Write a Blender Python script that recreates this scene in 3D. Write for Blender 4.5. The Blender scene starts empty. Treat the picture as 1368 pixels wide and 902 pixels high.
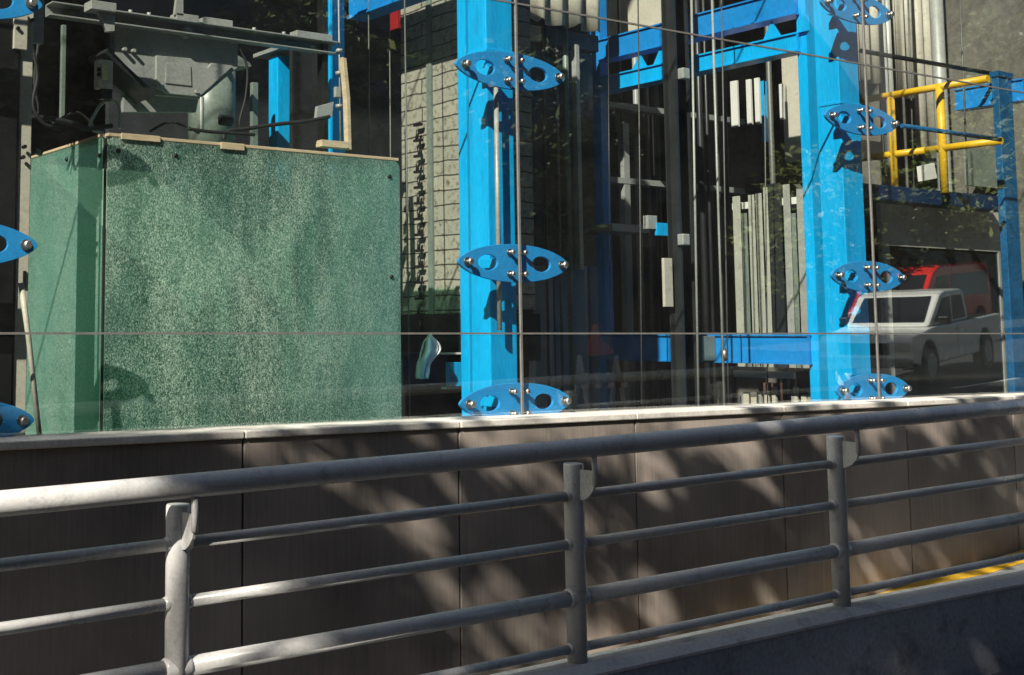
import bpy, bmesh, math, random
from mathutils import Vector, Matrix
random.seed(7)
S = bpy.context.scene
COL = S.collection
rad = math.radians

# ------------------------------------------------------------------ camera
# world: X along the granite wall, Y into the building (wall face y=0), Z up
CAM = Vector((0, -6.34, 2.10))
YAW, PIT, FPX, PCX, PCY = rad(32.08), rad(5.655), 1747.0, 400.0, 273.0
_F = Vector((math.sin(YAW), math.cos(YAW), 0)); _R = Vector((math.cos(YAW), -math.sin(YAW), 0)); _Z = Vector((0, 0, 1))
_FP = _F*math.cos(PIT) + _Z*math.sin(PIT); _UP = -_F*math.sin(PIT) + _Z*math.cos(PIT)
def ray(px, py): return _FP*FPX + _R*(px-PCX) + _UP*(PCY-py)
def at(px, py, Y):
    d = ray(px, py); return CAM + d*((Y-CAM.y)/d.y)
def atx(px, py, X):
    d = ray(px, py); return CAM + d*((X-CAM.x)/d.x)
cd = bpy.data.cameras.new('camera'); cam = bpy.data.objects.new('camera', cd); COL.objects.link(cam)
cam.location = CAM; cam.rotation_euler = (rad(90)+PIT, 0, -YAW)
cd.sensor_width = 36; cd.lens = FPX/1368*36
cd.shift_x = (684-PCX)/1368; cd.shift_y = -(451-PCY)/1368
cd.clip_start = .05; cd.clip_end = 1000
S.camera = cam

# ------------------------------------------------------------------ materials
MATS = {}
def nodes(name):
    m = bpy.data.materials.new(name); m.use_nodes = True
    nt = m.node_tree; b = nt.nodes['Principled BSDF']
    return m, nt, b
def N(nt, t, **k):
    n = nt.nodes.new(t)
    for a, v in k.items():
        if a in n.inputs: n.inputs[a].default_value = v
        else: setattr(n, a, v)
    return n
def ramp(nt, stops):
    r = nt.nodes.new('ShaderNodeValToRGB'); e = r.color_ramp.elements
    while len(e) < len(stops): e.new(.5)
    for i, (p, c) in enumerate(stops):
        e[i].position = p; e[i].color = (c[0], c[1], c[2], 1) if len(c) == 3 else c
    return r
def surf(name, col, rough=.5, metal=0., var=.25, scale=3., fine=60., stretch=(1,1,1), bump=.15, coat=0., dirt=None, dirt_amt=.0, spec=.5):
    """base colour varied by a coarse and a fine noise, roughness variation, slight bump, optional dirt patches"""
    m, nt, b = nodes(name); L = nt.links
    tc = N(nt, 'ShaderNodeTexCoord'); mp = N(nt, 'ShaderNodeMapping'); mp.inputs['Scale'].default_value = stretch
    geo = N(nt, 'ShaderNodeNewGeometry')
    L.new(geo.outputs['Position'], mp.inputs['Vector'])
    n1 = N(nt, 'ShaderNodeTexNoise', Scale=scale, Detail=6., Roughness=.6); L.new(mp.outputs[0], n1.inputs['Vector'])
    n2 = N(nt, 'ShaderNodeTexNoise', Scale=fine, Detail=3., Roughness=.6); L.new(mp.outputs[0], n2.inputs['Vector'])
    mx = N(nt, 'ShaderNodeMath', operation='ADD'); L.new(n1.outputs['Fac'], mx.inputs[0]); L.new(n2.outputs['Fac'], mx.inputs[1])
    mr = N(nt, 'ShaderNodeMapRange'); mr.inputs['From Min'].default_value = .7; mr.inputs['From Max'].default_value = 1.3
    mr.inputs['To Min'].default_value = 1-var; mr.inputs['To Max'].default_value = 1+var; L.new(mx.outputs[0], mr.inputs['Value'])
    vm = N(nt, 'ShaderNodeVectorMath', operation='SCALE'); vm.inputs[0].default_value = col; L.new(mr.outputs[0], vm.inputs['Scale'])
    out = vm.outputs[0]
    if dirt:
        n3 = N(nt, 'ShaderNodeTexNoise', Scale=scale*2.3, Detail=8., Roughness=.7); L.new(mp.outputs[0], n3.inputs['Vector'])
        r3 = N(nt, 'ShaderNodeMapRange'); r3.inputs['From Min'].default_value = .55; r3.inputs['From Max'].default_value = .72
        r3.inputs['To Max'].default_value = dirt_amt; L.new(n3.outputs['Fac'], r3.inputs['Value'])
        mc = N(nt, 'ShaderNodeMix', data_type='RGBA'); L.new(r3.outputs[0], mc.inputs['Factor']); L.new(out, mc.inputs[6]); mc.inputs[7].default_value = (*dirt, 1)
        out = mc.outputs[2]
    L.new(out, b.inputs['Base Color'])
    rr = N(nt, 'ShaderNodeMapRange'); rr.inputs['To Min'].default_value = max(.02, rough-.12); rr.inputs['To Max'].default_value = min(1, rough+.12)
    L.new(n1.outputs['Fac'], rr.inputs['Value']); L.new(rr.outputs[0], b.inputs['Roughness'])
    b.inputs['Metallic'].default_value = metal; b.inputs['Coat Weight'].default_value = coat; b.inputs['Coat Roughness'].default_value = .15
    b.inputs['Specular IOR Level'].default_value = spec
    if bump:
        bp = N(nt, 'ShaderNodeBump', Strength=bump, Distance=.004); L.new(mx.outputs[0], bp.inputs['Height']); L.new(bp.outputs[0], b.inputs['Normal'])
    MATS[name] = m; return m

blue   = surf('blue_paint', (.002, .37, .76), .34, var=.20, scale=2.0, fine=30, bump=.12, dirt=(.004, .20, .46), dirt_amt=.65, stretch=(3.5,3.5,.45))
blueshade = surf('shade_toned_blue_paint', (.004, .085, .21), .5, var=.35, scale=5, fine=30, bump=.2, dirt=(.01,.035,.07), dirt_amt=.8)  # shadow on the slim post put into a darker blue
slatm = surf('pale_slat_paint', (.37, .37, .31), .5, var=.15, scale=5, fine=60, dirt=(.15,.15,.12), dirt_amt=.6)
bluecl = surf('clamp_blue_paint', (.020, .275, .64), .4, var=.12, scale=4, fine=40, bump=.1, dirt=(.02, .17, .40), dirt_amt=.5)
bluebm = surf('blue_beam_paint', (.010, .225, .60), .36, var=.16, scale=2.2, fine=25, bump=.1, dirt=(.004, .13, .36), dirt_amt=.6)
ropem = surf('dull_rope_steel', (.13, .13, .12), .5, metal=.3, var=.3, scale=30, fine=200)
bluedk = surf('dark_blue_paint', (.003, .022, .07), .5, var=.3, scale=4, fine=40, bump=.2)
rail_m = surf('grey_rail_paint', (.43, .425, .415), .30, var=.14, scale=5, fine=80, bump=.18, dirt=(.16,.155,.15), dirt_amt=.6)
steel  = surf('brushed_steel', (.33, .32, .30), .46, metal=1., var=.15, scale=8, fine=90, bump=.05)
seal   = surf('grey_silicone', (.105, .102, .096), .55, var=.2, scale=9, fine=60)
galv   = surf('galvanised_sheet', (.34, .34, .315), .45, metal=.15, var=.22, scale=6, fine=50)
cream  = surf('cream_paint', (.50, .46, .38), .5, var=.15, scale=4, fine=50, dirt=(.22,.19,.14), dirt_amt=.6)
greym  = surf('grey_machine_paint', (.27, .275, .262), .42, var=.15, scale=6, fine=60, dirt=(.06,.06,.06), dirt_amt=.5)
dkgrey = surf('dark_grey_paint', (.022, .024, .026), .4, var=.3, scale=5, fine=50)
black  = surf('black_steel', (.010, .010, .011), .4, var=.3, scale=6, fine=50)
rubber = surf('black_rubber', (.012, .012, .012), .65, var=.3, scale=10, fine=80)
inwall = surf('dark_concrete', (.012, .0135, .0135), .8, var=.45, scale=1.2, fine=12, bump=.4)  # near-black tone with random mottling
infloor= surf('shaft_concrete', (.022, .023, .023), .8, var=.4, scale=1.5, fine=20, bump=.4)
rawconc= surf('raw_concrete', (.125, .115, .098), .75, var=.38, scale=1.6, fine=14, bump=.5, dirt=(.06,.055,.045), dirt_amt=.85)
wood   = surf('pine_batten', (.56, .43, .28), .6, var=.25, scale=6, fine=50, stretch=(.4,1,3))
yellow = surf('yellow_paint', (.72, .42, .012), .42, var=.15, scale=6, fine=60, dirt=(.35,.18,.02), dirt_amt=.5)
redp   = surf('red_paint', (.26, .015, .018), .35, var=.15, scale=4, fine=60)
white  = surf('white_paint', (.68, .66, .62), .4, var=.1, scale=4, fine=60)
slate  = surf('slate_panel', (.22, .27, .33), .45, var=.2, scale=3, fine=50)
greeng = surf('grey_green_panel', (.16, .19, .165), .4, var=.25, scale=4, fine=40)
cloth_m= surf('white_cloth', (.80, .80, .82), .85, var=.15, scale=8, fine=80)
bark   = surf('bark', (.09, .07, .05), .9, var=.4, scale=5, fine=30, stretch=(3,3,.6), bump=.8)
asph   = surf('asphalt', (.042, .044, .047), .85, var=.35, scale=.8, fine=90, bump=.5)
pave   = surf('pavement_concrete', (.055, .058, .063), .8, var=.3, scale=1.4, fine=60, bump=.4)
rampm  = surf('ramp_concrete', (.17, .165, .155), .8, var=.3, scale=2, fine=60, bump=.4)
yline  = surf('yellow_road_paint', (.52, .30, .015), .55, var=.2, scale=4, fine=60, dirt=(.3,.19,.04), dirt_amt=.7)
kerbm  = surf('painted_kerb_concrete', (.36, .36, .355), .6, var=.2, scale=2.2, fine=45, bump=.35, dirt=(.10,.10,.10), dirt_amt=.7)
kerbface = surf('shade_toned_concrete', (.20, .215, .24), .6, var=.3, scale=1.6, fine=40, bump=.4, dirt=(.018,.019,.022), dirt_amt=.8)  # kerb front's shade put into a darker copy of the kerb colour
sunstrip = surf('sunlit_strip_tone', (.80, .79, .75), .7, var=.2, scale=6, fine=50, bump=.4, dirt=(.3,.3,.29), dirt_amt=.6)  # pale tone stands in for sunlight on the kerb's rear strip
coping = surf('coping_stone', (.46, .44, .40), .55, var=.22, scale=5, fine=50, bump=.3, dirt=(.2,.18,.15), dirt_amt=.7)
carwht = surf('white_car_paint', (.86, .87, .82), .25, var=.05, scale=2, fine=30, bump=0, coat=.6)
carred = surf('red_car_paint', (.80, .025, .02), .25, var=.05, scale=2, fine=30, bump=0, coat=.6)
autogl = surf('car_window', (.012, .014, .016), .08, var=.1, scale=2, fine=30, bump=0)
facade = surf('facade_render', (.042, .046, .050), .8, var=.3, scale=.6, fine=9, bump=.3)
winm   = surf('facade_window', (.02, .024, .028), .12, var=.2, scale=1, fine=10, bump=0)
orange = surf('orange_cloth', (.55, .10, .03), .8, var=.2, scale=6, fine=60)

def granite_mat():
    m, nt, b = nodes('brown_granite'); L = nt.links
    g = N(nt, 'ShaderNodeNewGeometry'); mp = N(nt, 'ShaderNodeMapping'); mp.inputs['Scale'].default_value = (22, 22, .9)
    L.new(g.outputs['Position'], mp.inputs['Vector'])
    st = N(nt, 'ShaderNodeTexNoise', Scale=2.2, Detail=5., Roughness=.65); L.new(mp.outputs[0], st.inputs['Vector'])
    sp = N(nt, 'ShaderNodeTexNoise', Scale=160., Detail=2.); L.new(g.outputs['Position'], sp.inputs['Vector'])
    big = N(nt, 'ShaderNodeTexNoise', Scale=.9, Detail=5.); L.new(g.outputs['Position'], big.inputs['Vector'])
    oi = N(nt, 'ShaderNodeObjectInfo')
    a = N(nt, 'ShaderNodeMath', operation='MULTIPLY_ADD'); a.inputs[1].default_value = .36; L.new(st.outputs['Fac'], a.inputs[0]); L.new(big.outputs['Fac'], a.inputs[2])
    c = N(nt, 'ShaderNodeMath', operation='MULTIPLY_ADD'); c.inputs[1].default_value = .35; L.new(sp.outputs['Fac'], c.inputs[0]); L.new(a.outputs[0], c.inputs[2])
    r = ramp(nt, [(.30, (.115, .100, .089)), (.62, (.240, .207, .180)), (.9, (.33, .285, .25))])
    d = N(nt, 'ShaderNodeMapRange'); d.inputs['From Min'].default_value = .4; d.inputs['From Max'].default_value = 1.25
    L.new(c.outputs[0], d.inputs['Value']); L.new(d.outputs[0], r.inputs[0])
    mv = N(nt, 'ShaderNodeMapRange'); mv.inputs['To Min'].default_value = .85; mv.inputs['To Max'].default_value = 1.12; L.new(oi.outputs['Random'], mv.inputs['Value'])
    sc = N(nt, 'ShaderNodeVectorMath', operation='SCALE'); L.new(r.outputs[0], sc.inputs[0]); L.new(mv.outputs[0], sc.inputs['Scale'])
    L.new(sc.outputs[0], b.inputs['Base Color']); b.inputs['Roughness'].default_value = .42; b.inputs['Specular IOR Level'].default_value = .35
    bp = N(nt, 'ShaderNodeBump', Strength=.12, Distance=.003); L.new(c.outputs[0], bp.inputs['Height']); L.new(bp.outputs[0], b.inputs['Normal'])
    return m
granite = granite_mat()

def glass_mat():
    """single clear sheet: Fresnel reflection of both faces over a slightly tinted clear body, thin film of dust"""
    m = bpy.data.materials.new('clear_glass'); m.use_nodes = True; nt = m.node_tree; L = nt.links
    nt.nodes.remove(nt.nodes['Principled BSDF']); out = nt.nodes['Material Output']
    tr = N(nt, 'ShaderNodeBsdfTransparent'); tr.inputs[0].default_value = (.90, .94, .92, 1)
    gl = N(nt, 'ShaderNodeBsdfGlossy'); gl.inputs['Roughness'].default_value = .012; gl.inputs[0].default_value = (.95, 1, .98, 1)
    g = N(nt, 'ShaderNodeNewGeometry')
    wv = N(nt, 'ShaderNodeTexNoise', Scale=.9, Detail=1.); L.new(g.outputs['Position'], wv.inputs['Vector'])
    bp = N(nt, 'ShaderNodeBump', Strength=.06, Distance=.02); L.new(wv.outputs['Fac'], bp.inputs['Height']); L.new(bp.outputs[0], gl.inputs['Normal'])
    lw = N(nt, 'ShaderNodeLayerWeight', Blend=.5)          # Schlick, the same from either side of the sheet
    p5 = N(nt, 'ShaderNodeMath', operation='POWER'); p5.inputs[1].default_value = 5.; L.new(lw.outputs['Facing'], p5.inputs[0])
    mu = N(nt, 'ShaderNodeMath', operation='MULTIPLY_ADD', use_clamp=True); mu.inputs[1].default_value = 1.75; mu.inputs[2].default_value = .18; L.new(p5.outputs[0], mu.inputs[0])
    ms = N(nt, 'ShaderNodeMixShader'); L.new(mu.outputs[0], ms.inputs[0]); L.new(tr.outputs[0], ms.inputs[1]); L.new(gl.outputs[0], ms.inputs[2])
    df = N(nt, 'ShaderNodeBsdfDiffuse'); df.inputs[0].default_value = (.6, .58, .54, 1)
    du = N(nt, 'ShaderNodeTexNoise', Scale=2.5, Detail=8., Roughness=.7); L.new(g.outputs['Position'], du.inputs['Vector'])
    dm = N(nt, 'ShaderNodeMapRange'); dm.inputs['From Min'].default_value = .35; dm.inputs['From Max'].default_value = .75; dm.inputs['To Min'].default_value = .0015; dm.inputs['To Max'].default_value = .014
    L.new(du.outputs['Fac'], dm.inputs['Value'])
    m2 = N(nt, 'ShaderNodeMixShader'); L.new(dm.outputs[0], m2.inputs[0]); L.new(ms.outputs[0], m2.inputs[1]); L.new(df.outputs[0], m2.inputs[2])
    L.new(m2.outputs[0], out.inputs['Surface'])
    return m
glass = glass_mat()

def crazed_glass(name, smooth):
    """green laminated glass crazed into thousands of small crumbs"""
    m, nt, b = nodes(name); L = nt.links
    g = N(nt, 'ShaderNodeNewGeometry')
    wob = N(nt, 'ShaderNodeTexNoise', Scale=30., Detail=3.); L.new(g.outputs['Position'], wob.inputs['Vector'])
    wm = N(nt, 'ShaderNodeVectorMath', operation='MULTIPLY_ADD'); L.new(wob.outputs['Color'], wm.inputs[0]); wm.inputs[1].default_value = (.025, .025, .04); L.new(g.outputs['Position'], wm.inputs[2])
    mp = N(nt, 'ShaderNodeMapping'); mp.inputs['Rotation'].default_value = (0, rad(-22), 0); mp.inputs['Scale'].default_value = (1.35, 1.0, .62); L.new(wm.outputs[0], mp.inputs['Vector'])
    v = N(nt, 'ShaderNodeTexVoronoi', Scale=210.); v.feature = 'F1'; L.new(mp.outputs[0], v.inputs['Vector'])
    n = N(nt, 'ShaderNodeTexNoise', Scale=230., Detail=4., Roughness=.8); L.new(mp.outputs[0], n.inputs['Vector'])
    bw = N(nt, 'ShaderNodeSeparateColor'); L.new(v.outputs['Color'], bw.inputs[0])
    ad = N(nt, 'ShaderNodeMath', operation='MULTIPLY_ADD'); ad.inputs[1].default_value = .55; L.new(bw.outputs[0], ad.inputs[0]); L.new(n.outputs['Fac'], ad.inputs[2])
    r = ramp(nt, [(.24, (.012, .045, .036)), (.43, (.070, .150, .118)), (.63, (.28, .41, .34)), (.80, (.90, .92, .84))])
    mp2 = N(nt, 'ShaderNodeMapping'); mp2.inputs['Rotation'].default_value = (0, rad(-24), 0); mp2.inputs['Scale'].default_value = (2.6, 1, .8); L.new(g.outputs['Position'], mp2.inputs['Vector'])
    dr = N(nt, 'ShaderNodeTexNoise', Scale=1.7, Detail=8., Roughness=.72); L.new(mp2.outputs[0], dr.inputs['Vector'])
    ad2 = N(nt, 'ShaderNodeMath', operation='MULTIPLY_ADD'); ad2.inputs[1].default_value = .85; L.new(dr.outputs['Fac'], ad2.inputs[0]); L.new(ad.outputs[0], ad2.inputs[2])
    md = N(nt, 'ShaderNodeMapRange'); md.inputs['From Min'].default_value = .62; md.inputs['From Max'].default_value = 1.68; L.new(ad2.outputs[0], md.inputs['Value']); L.new(md.outputs[0], r.inputs[0])
    # less crazed film towards the far edge and on the side pane
    big = N(nt, 'ShaderNodeTexNoise', Scale=1.9, Detail=7., Roughness=.62); L.new(mp.outputs[0], big.inputs['Vector'])
    sx = N(nt, 'ShaderNodeSeparateXYZ'); L.new(g.outputs['Position'], sx.inputs[0])
    gx = N(nt, 'ShaderNodeMapRange'); gx.inputs['From Min'].default_value = 4.15; gx.inputs['From Max'].default_value = 5.2; gx.inputs['To Max'].default_value = .5; L.new(sx.outputs['X'], gx.inputs['Value'])
    a2 = N(nt, 'ShaderNodeMath', operation='MULTIPLY_ADD'); L.new(big.outputs['Fac'], a2.inputs[0]); a2.inputs[1].default_value = 1.15
    if smooth: a2.inputs[2].default_value = .45
    else: L.new(gx.outputs[0], a2.inputs[2])
    a3 = N(nt, 'ShaderNodeMath', operation='SUBTRACT', use_clamp=True); L.new(a2.outputs[0], a3.inputs[0]); a3.inputs[1].default_value = .50
    mx = N(nt, 'ShaderNodeMix', data_type='RGBA'); L.new(a3.outputs[0], mx.inputs['Factor']); L.new(r.outputs[0], mx.inputs[6])
    mx.inputs[7].default_value = (.21, .42, .365, 1)
    L.new(mx.outputs[2], b.inputs['Base Color'])
    b.inputs['Roughness'].default_value = .34; b.inputs['Specular IOR Level'].default_value = .5; b.inputs['Coat Weight'].default_value = .5; b.inputs['Coat Roughness'].default_value = .06
    bp = N(nt, 'ShaderNodeBump', Strength=.4 if not smooth else .15, Distance=.006); L.new(ad.outputs[0], bp.inputs['Height']); L.new(bp.outputs[0], b.inputs['Normal'])
    tl = N(nt, 'ShaderNodeBsdfTranslucent'); sc = N(nt, 'ShaderNodeVectorMath', operation='SCALE'); sc.inputs['Scale'].default_value = 1.6; sc.inputs[0].default_value = (.30, .52, .43)
    L.new(mx.outputs[2], sc.inputs[0]) if not smooth else None; L.new(sc.outputs[0], tl.inputs[0])
    m1 = N(nt, 'ShaderNodeMixShader'); m1.inputs[0].default_value = .45; L.new(b.outputs[0], m1.inputs[1]); L.new(tl.outputs[0], m1.inputs[2])
    tp = N(nt, 'ShaderNodeBsdfTransparent'); tp.inputs[0].default_value = (.50, .86, .68, 1)
    cl = N(nt, 'ShaderNodeMapRange'); cl.inputs['From Min'].default_value = .35; cl.inputs['From Max'].default_value = 1.05; cl.inputs['To Min'].default_value = .20 if not smooth else .30; cl.inputs['To Max'].default_value = .06; L.new(ad.outputs[0], cl.inputs['Value'])
    m2 = N(nt, 'ShaderNodeMixShader'); L.new(cl.outputs[0], m2.inputs[0]); L.new(m1.outputs[0], m2.inputs[1]); L.new(tp.outputs[0], m2.inputs[2])
    L.new(m2.outputs[0], nt.nodes['Material Output'].inputs['Surface'])
    return m
craze = crazed_glass('crazed_green_glass', False); craze_side = crazed_glass('frosted_green_glass', True)

def clear_mat():
    m = bpy.data.materials.new('clear_green_glass_edge'); m.use_nodes = True; nt = m.node_tree; nt.nodes.remove(nt.nodes['Principled BSDF'])
    t = N(nt, 'ShaderNodeBsdfTransparent'); t.inputs[0].default_value = (.80, .95, .88, 1); nt.links.new(t.outputs[0], nt.nodes['Material Output'].inputs['Surface']); return m
clear_green = clear_mat()
def block_mat():
    m, nt, b = nodes('cream_filler_blocks'); L = nt.links
    g = N(nt, 'ShaderNodeNewGeometry'); sx = N(nt, 'ShaderNodeSeparateXYZ'); L.new(g.outputs['Position'], sx.inputs[0])
    cb = N(nt, 'ShaderNodeCombineXYZ'); L.new(sx.outputs['Y'], cb.inputs[0]); L.new(sx.outputs['Z'], cb.inputs[1])
    br = N(nt, 'ShaderNodeTexBrick', Scale=1.); br.offset = .18; br.inputs['Brick Width'].default_value = .46; br.inputs['Row Height'].default_value = .115; br.inputs['Mortar Size'].default_value = .006
    br.inputs['Color1'].default_value = (.33, .31, .25, 1); br.inputs['Color2'].default_value = (.28, .27, .22, 1); br.inputs['Mortar'].default_value = (.05, .045, .035, 1)
    nd = N(nt, 'ShaderNodeTexNoise', Scale=3.2, Detail=3.); L.new(g.outputs['Position'], nd.inputs['Vector'])
    vd = N(nt, 'ShaderNodeVectorMath', operation='MULTIPLY_ADD'); L.new(nd.outputs['Color'], vd.inputs[0]); vd.inputs[1].default_value = (.05, .05, 0); L.new(cb.outputs[0], vd.inputs[2]); L.new(vd.outputs[0], br.inputs['Vector'])
    n = N(nt, 'ShaderNodeTexNoise', Scale=22., Detail=7., Roughness=.75); L.new(g.outputs['Position'], n.inputs['Vector'])
    r = ramp(nt, [(.50, (1, 1, 1)), (.66, (.28, .26, .22))]); L.new(n.outputs['Fac'], r.inputs[0])
    mx = N(nt, 'ShaderNodeMix', data_type='RGBA', blend_type='MULTIPLY'); mx.inputs['Factor'].default_value = 1.; L.new(br.outputs['Color'], mx.inputs[6]); L.new(r.outputs[0], mx.inputs[7])
    L.new(mx.outputs[2], b.inputs['Base Color']); b.inputs['Roughness'].default_value = .75
    bp = N(nt, 'ShaderNodeBump', Strength=.9, Distance=.012, invert=True); L.new(br.outputs['Fac'], bp.inputs['Height']); L.new(bp.outputs[0], b.inputs['Normal'])
    return m
blocks = block_mat()

def leaf_mat(name, c1, c2):
    m, nt, b = nodes(name); L = nt.links
    g = N(nt, 'ShaderNodeNewGeometry'); r = ramp(nt, [(0, c1), (1, c2)]); L.new(g.outputs['Random Per Island'], r.inputs[0])
    L.new(r.outputs[0], b.inputs['Base Color']); b.inputs['Roughness'].default_value = .5
    return m
leafd = leaf_mat('dark_leaves', (.018, .040, .012), (.05, .085, .022))
leafl = leaf_mat('light_leaves', (.05, .085, .018), (.13, .15, .03))

# ------------------------------------------------------------------ mesh builder
class MB:
    def __init__(s): s.v = []; s.f = []; s.sm = []
    def add(s, vs, fs, smooth=False):
        o = len(s.v); s.v += [Vector(v) for v in vs]; s.f += [tuple(i+o for i in f) for f in fs]; s.sm += [smooth]*len(fs); return s
    def box(s, a, b, M=None):
        x0, x1 = sorted((a[0], b[0])); y0, y1 = sorted((a[1], b[1])); z0, z1 = sorted((a[2], b[2]))
        vs = [(x0,y0,z0),(x1,y0,z0),(x1,y1,z0),(x0,y1,z0),(x0,y0,z1),(x1,y0,z1),(x1,y1,z1),(x0,y1,z1)]
        if M: vs = [M @ Vector(v) for v in vs]
        return s.add(vs, [(0,3,2,1),(4,5,6,7),(0,1,5,4),(1,2,6,5),(2,3,7,6),(3,0,4,7)])
    def prism(s, poly, ax, h0, h1, smooth=False):
        """poly: 2-D points; ax: axis the prism runs along ('x','y','z')"""
        def P(p, h): return {'x': (h, p[0], p[1]), 'y': (p[0], h, p[1]), 'z': (p[0], p[1], h)}[ax]
        n = len(poly); vs = [P(p, h0) for p in poly] + [P(p, h1) for p in poly]
        fs = [tuple(range(n)), tuple(range(2*n-1, n-1, -1))]
        o = len(s.v); s.add(vs, fs)
        s.add([], []); s.f += [(o+i, o+(i+1) % n, o+n+(i+1) % n, o+n+i) for i in range(n)]; s.sm += [smooth]*n
        return s
    def tube(s, pts, r, seg=12, cap=True):
        pts = [Vector(p) for p in pts]; n = len(pts); rs = r if isinstance(r, (list, tuple)) else [r]*n
        o = len(s.v); up = None
        for i, p in enumerate(pts):
            t = (pts[min(i+1, n-1)] - pts[max(i-1, 0)]).normalized()
            if up is None: up = t.orthogonal().normalized()
            a = (up - t*up.dot(t)).normalized(); b = t.cross(a); up = a
            for k in range(seg):
                w = 2*math.pi*k/seg; s.v.append(p + (a*math.cos(w)+b*math.sin(w))*rs[i])
        for i in range(n-1):
            for k in range(seg):
                k2 = (k+1) % seg; s.f.append((o+i*seg+k, o+i*seg+k2, o+(i+1)*seg+k2, o+(i+1)*seg+k)); s.sm.append(True)
        if cap:
            s.f.append(tuple(o+k for k in range(seg-1, -1, -1))); s.f.append(tuple(o+(n-1)*seg+k for k in range(seg))); s.sm += [False, False]
        return s
    def plate(s, outer, holes, M, t):
        """flat plate with holes in local XZ, thickness t along local +Y, placed by matrix M"""
        bm = bmesh.new()
        for loop in [outer]+holes:
            vs = [bm.verts.new((p[0], 0, p[1])) for p in loop]
            for i in range(len(vs)): bm.edges.new((vs[i], vs[(i+1) % len(vs)]))
        bmesh.ops.triangle_fill(bm, edges=bm.edges[:], use_beauty=True)
        r = bmesh.ops.extrude_face_region(bm, geom=bm.faces[:])
        for v in r['geom']:
            if isinstance(v, bmesh.types.BMVert): v.co.y += t
        bmesh.ops.recalc_face_normals(bm, faces=bm.faces[:])
        bm.verts.index_update()
        s.add([M @ v.co for v in bm.verts], [tuple(v.index for v in f.verts) for f in bm.faces]); bm.free(); return s
    def build(s, name, m, parent=None, bevel=0, seg=2, fix=True, origin=True):
        me = bpy.data.meshes.new(name)
        if parent is not None: o0 = parent_world(parent)
        elif origin and s.v:
            xs = [v.x for v in s.v]; ys = [v.y for v in s.v]
            o0 = Vector(((min(xs)+max(xs))/2, (min(ys)+max(ys))/2, min(v.z for v in s.v)))
        else: o0 = Vector((0,0,0))
        me.from_pydata([v-o0 for v in s.v], [], s.f)
        me.polygons.foreach_set('use_smooth', s.sm)
        if fix:
            bm = bmesh.new(); bm.from_mesh(me); bmesh.ops.recalc_face_normals(bm, faces=bm.faces[:]); bm.to_mesh(me); bm.free()
        for q in (m if isinstance(m, (list, tuple)) else [m]): me.materials.append(q)
        if isinstance(m, (list, tuple)):                  # pane: outer face gets the first material, the rest the second
            for p in me.polygons: p.material_index = 0 if max(-p.normal.y, -p.normal.x) > .9 and p.area > .5 else 1
        me.update()
        o = bpy.data.objects.new(name, me); COL.objects.link(o)
        if parent is not None: o.parent = parent; o.location = (0,0,0)
        else: o.location = o0
        if bevel:
            b = o.modifiers.new('edge', 'BEVEL'); b.width = bevel; b.segments = seg; b.limit_method = 'ANGLE'; b.angle_limit = rad(40)
        return o
def parent_world(p):
    v = Vector((0,0,0))
    while p is not None: v += p.location; p = p.parent
    return v
def tag(o, label, cat, group=None):
    o['label'] = label; o['category'] = cat
    if group: o['group'] = group
    return o
def struct(o): o['kind'] = 'structure'; return o
def thing(name, loc, label, cat, group=None):
    o = bpy.data.objects.new(name, None); COL.objects.link(o); o.location = loc; o.empty_display_size = .1
    return tag(o, label, cat, group)
def B(a, b): return MB().box(a, b)
def T(pts, r, seg=12): return MB().tube(pts, r, seg)
def rect(x0, y0, x1, y1, Y, depth):
    """box whose front face fills the given picture rectangle where it meets the plane y=Y"""
    ym = (y0+y1)/2; a = at(x0, ym, Y); b = at(x1, ym, Y); xm = (x0+x1)/2
    return (a.x, Y, at(xm, y1, Y).z), (b.x, Y+depth, at(xm, y0, Y).z)
def side(x0, y0, x1, y1, X, thick):
    """box with its -X face at x=X, running in depth between picture columns x0 and x1"""
    a = atx(x0, (y0+y1)/2, X); b = atx(x1, (y0+y1)/2, X); xm = (x0+x1)/2
    return (X, a.y, atx(xm, y1, X).z), (X+thick, b.y, atx(xm, y0, X).z)

# ------------------------------------------------------------------ light
w = bpy.data.worlds.new('World'); S.world = w; w.use_nodes = True
nt = w.node_tree; bg = nt.nodes['Background']
sky = nt.nodes.new('ShaderNodeTexSky'); sky.sky_type = 'NISHITA'; sky.sun_disc = False
SUN = Vector((1.75, 1.0, -1.5)).normalized()
sky.sun_elevation = math.asin(-SUN.z); sky.sun_rotation = math.atan2(-SUN.x, -SUN.y) % (2*math.pi)
nt.links.new(sky.outputs[0], bg.inputs[0]); bg.inputs[1].default_value = .05
sl = bpy.data.lights.new('sun', 'SUN'); so = bpy.data.objects.new('sun', sl); COL.objects.link(so)
sl.energy = 5.0; sl.angle = rad(.53); sl.color = (1, .93, .82); so.rotation_euler = SUN.to_track_quat('-Z', 'Y').to_euler(); so.location = (-12, -12, 14)
S.view_settings.view_transform = 'Standard'; S.view_settings.look = 'None'; S.view_settings.exposure = 1.30; S.view_settings.gamma = 1
S.render.engine = 'CYCLES'
S.cycles.transparent_max_bounces = 16; S.cycles.max_bounces = 8

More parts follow.
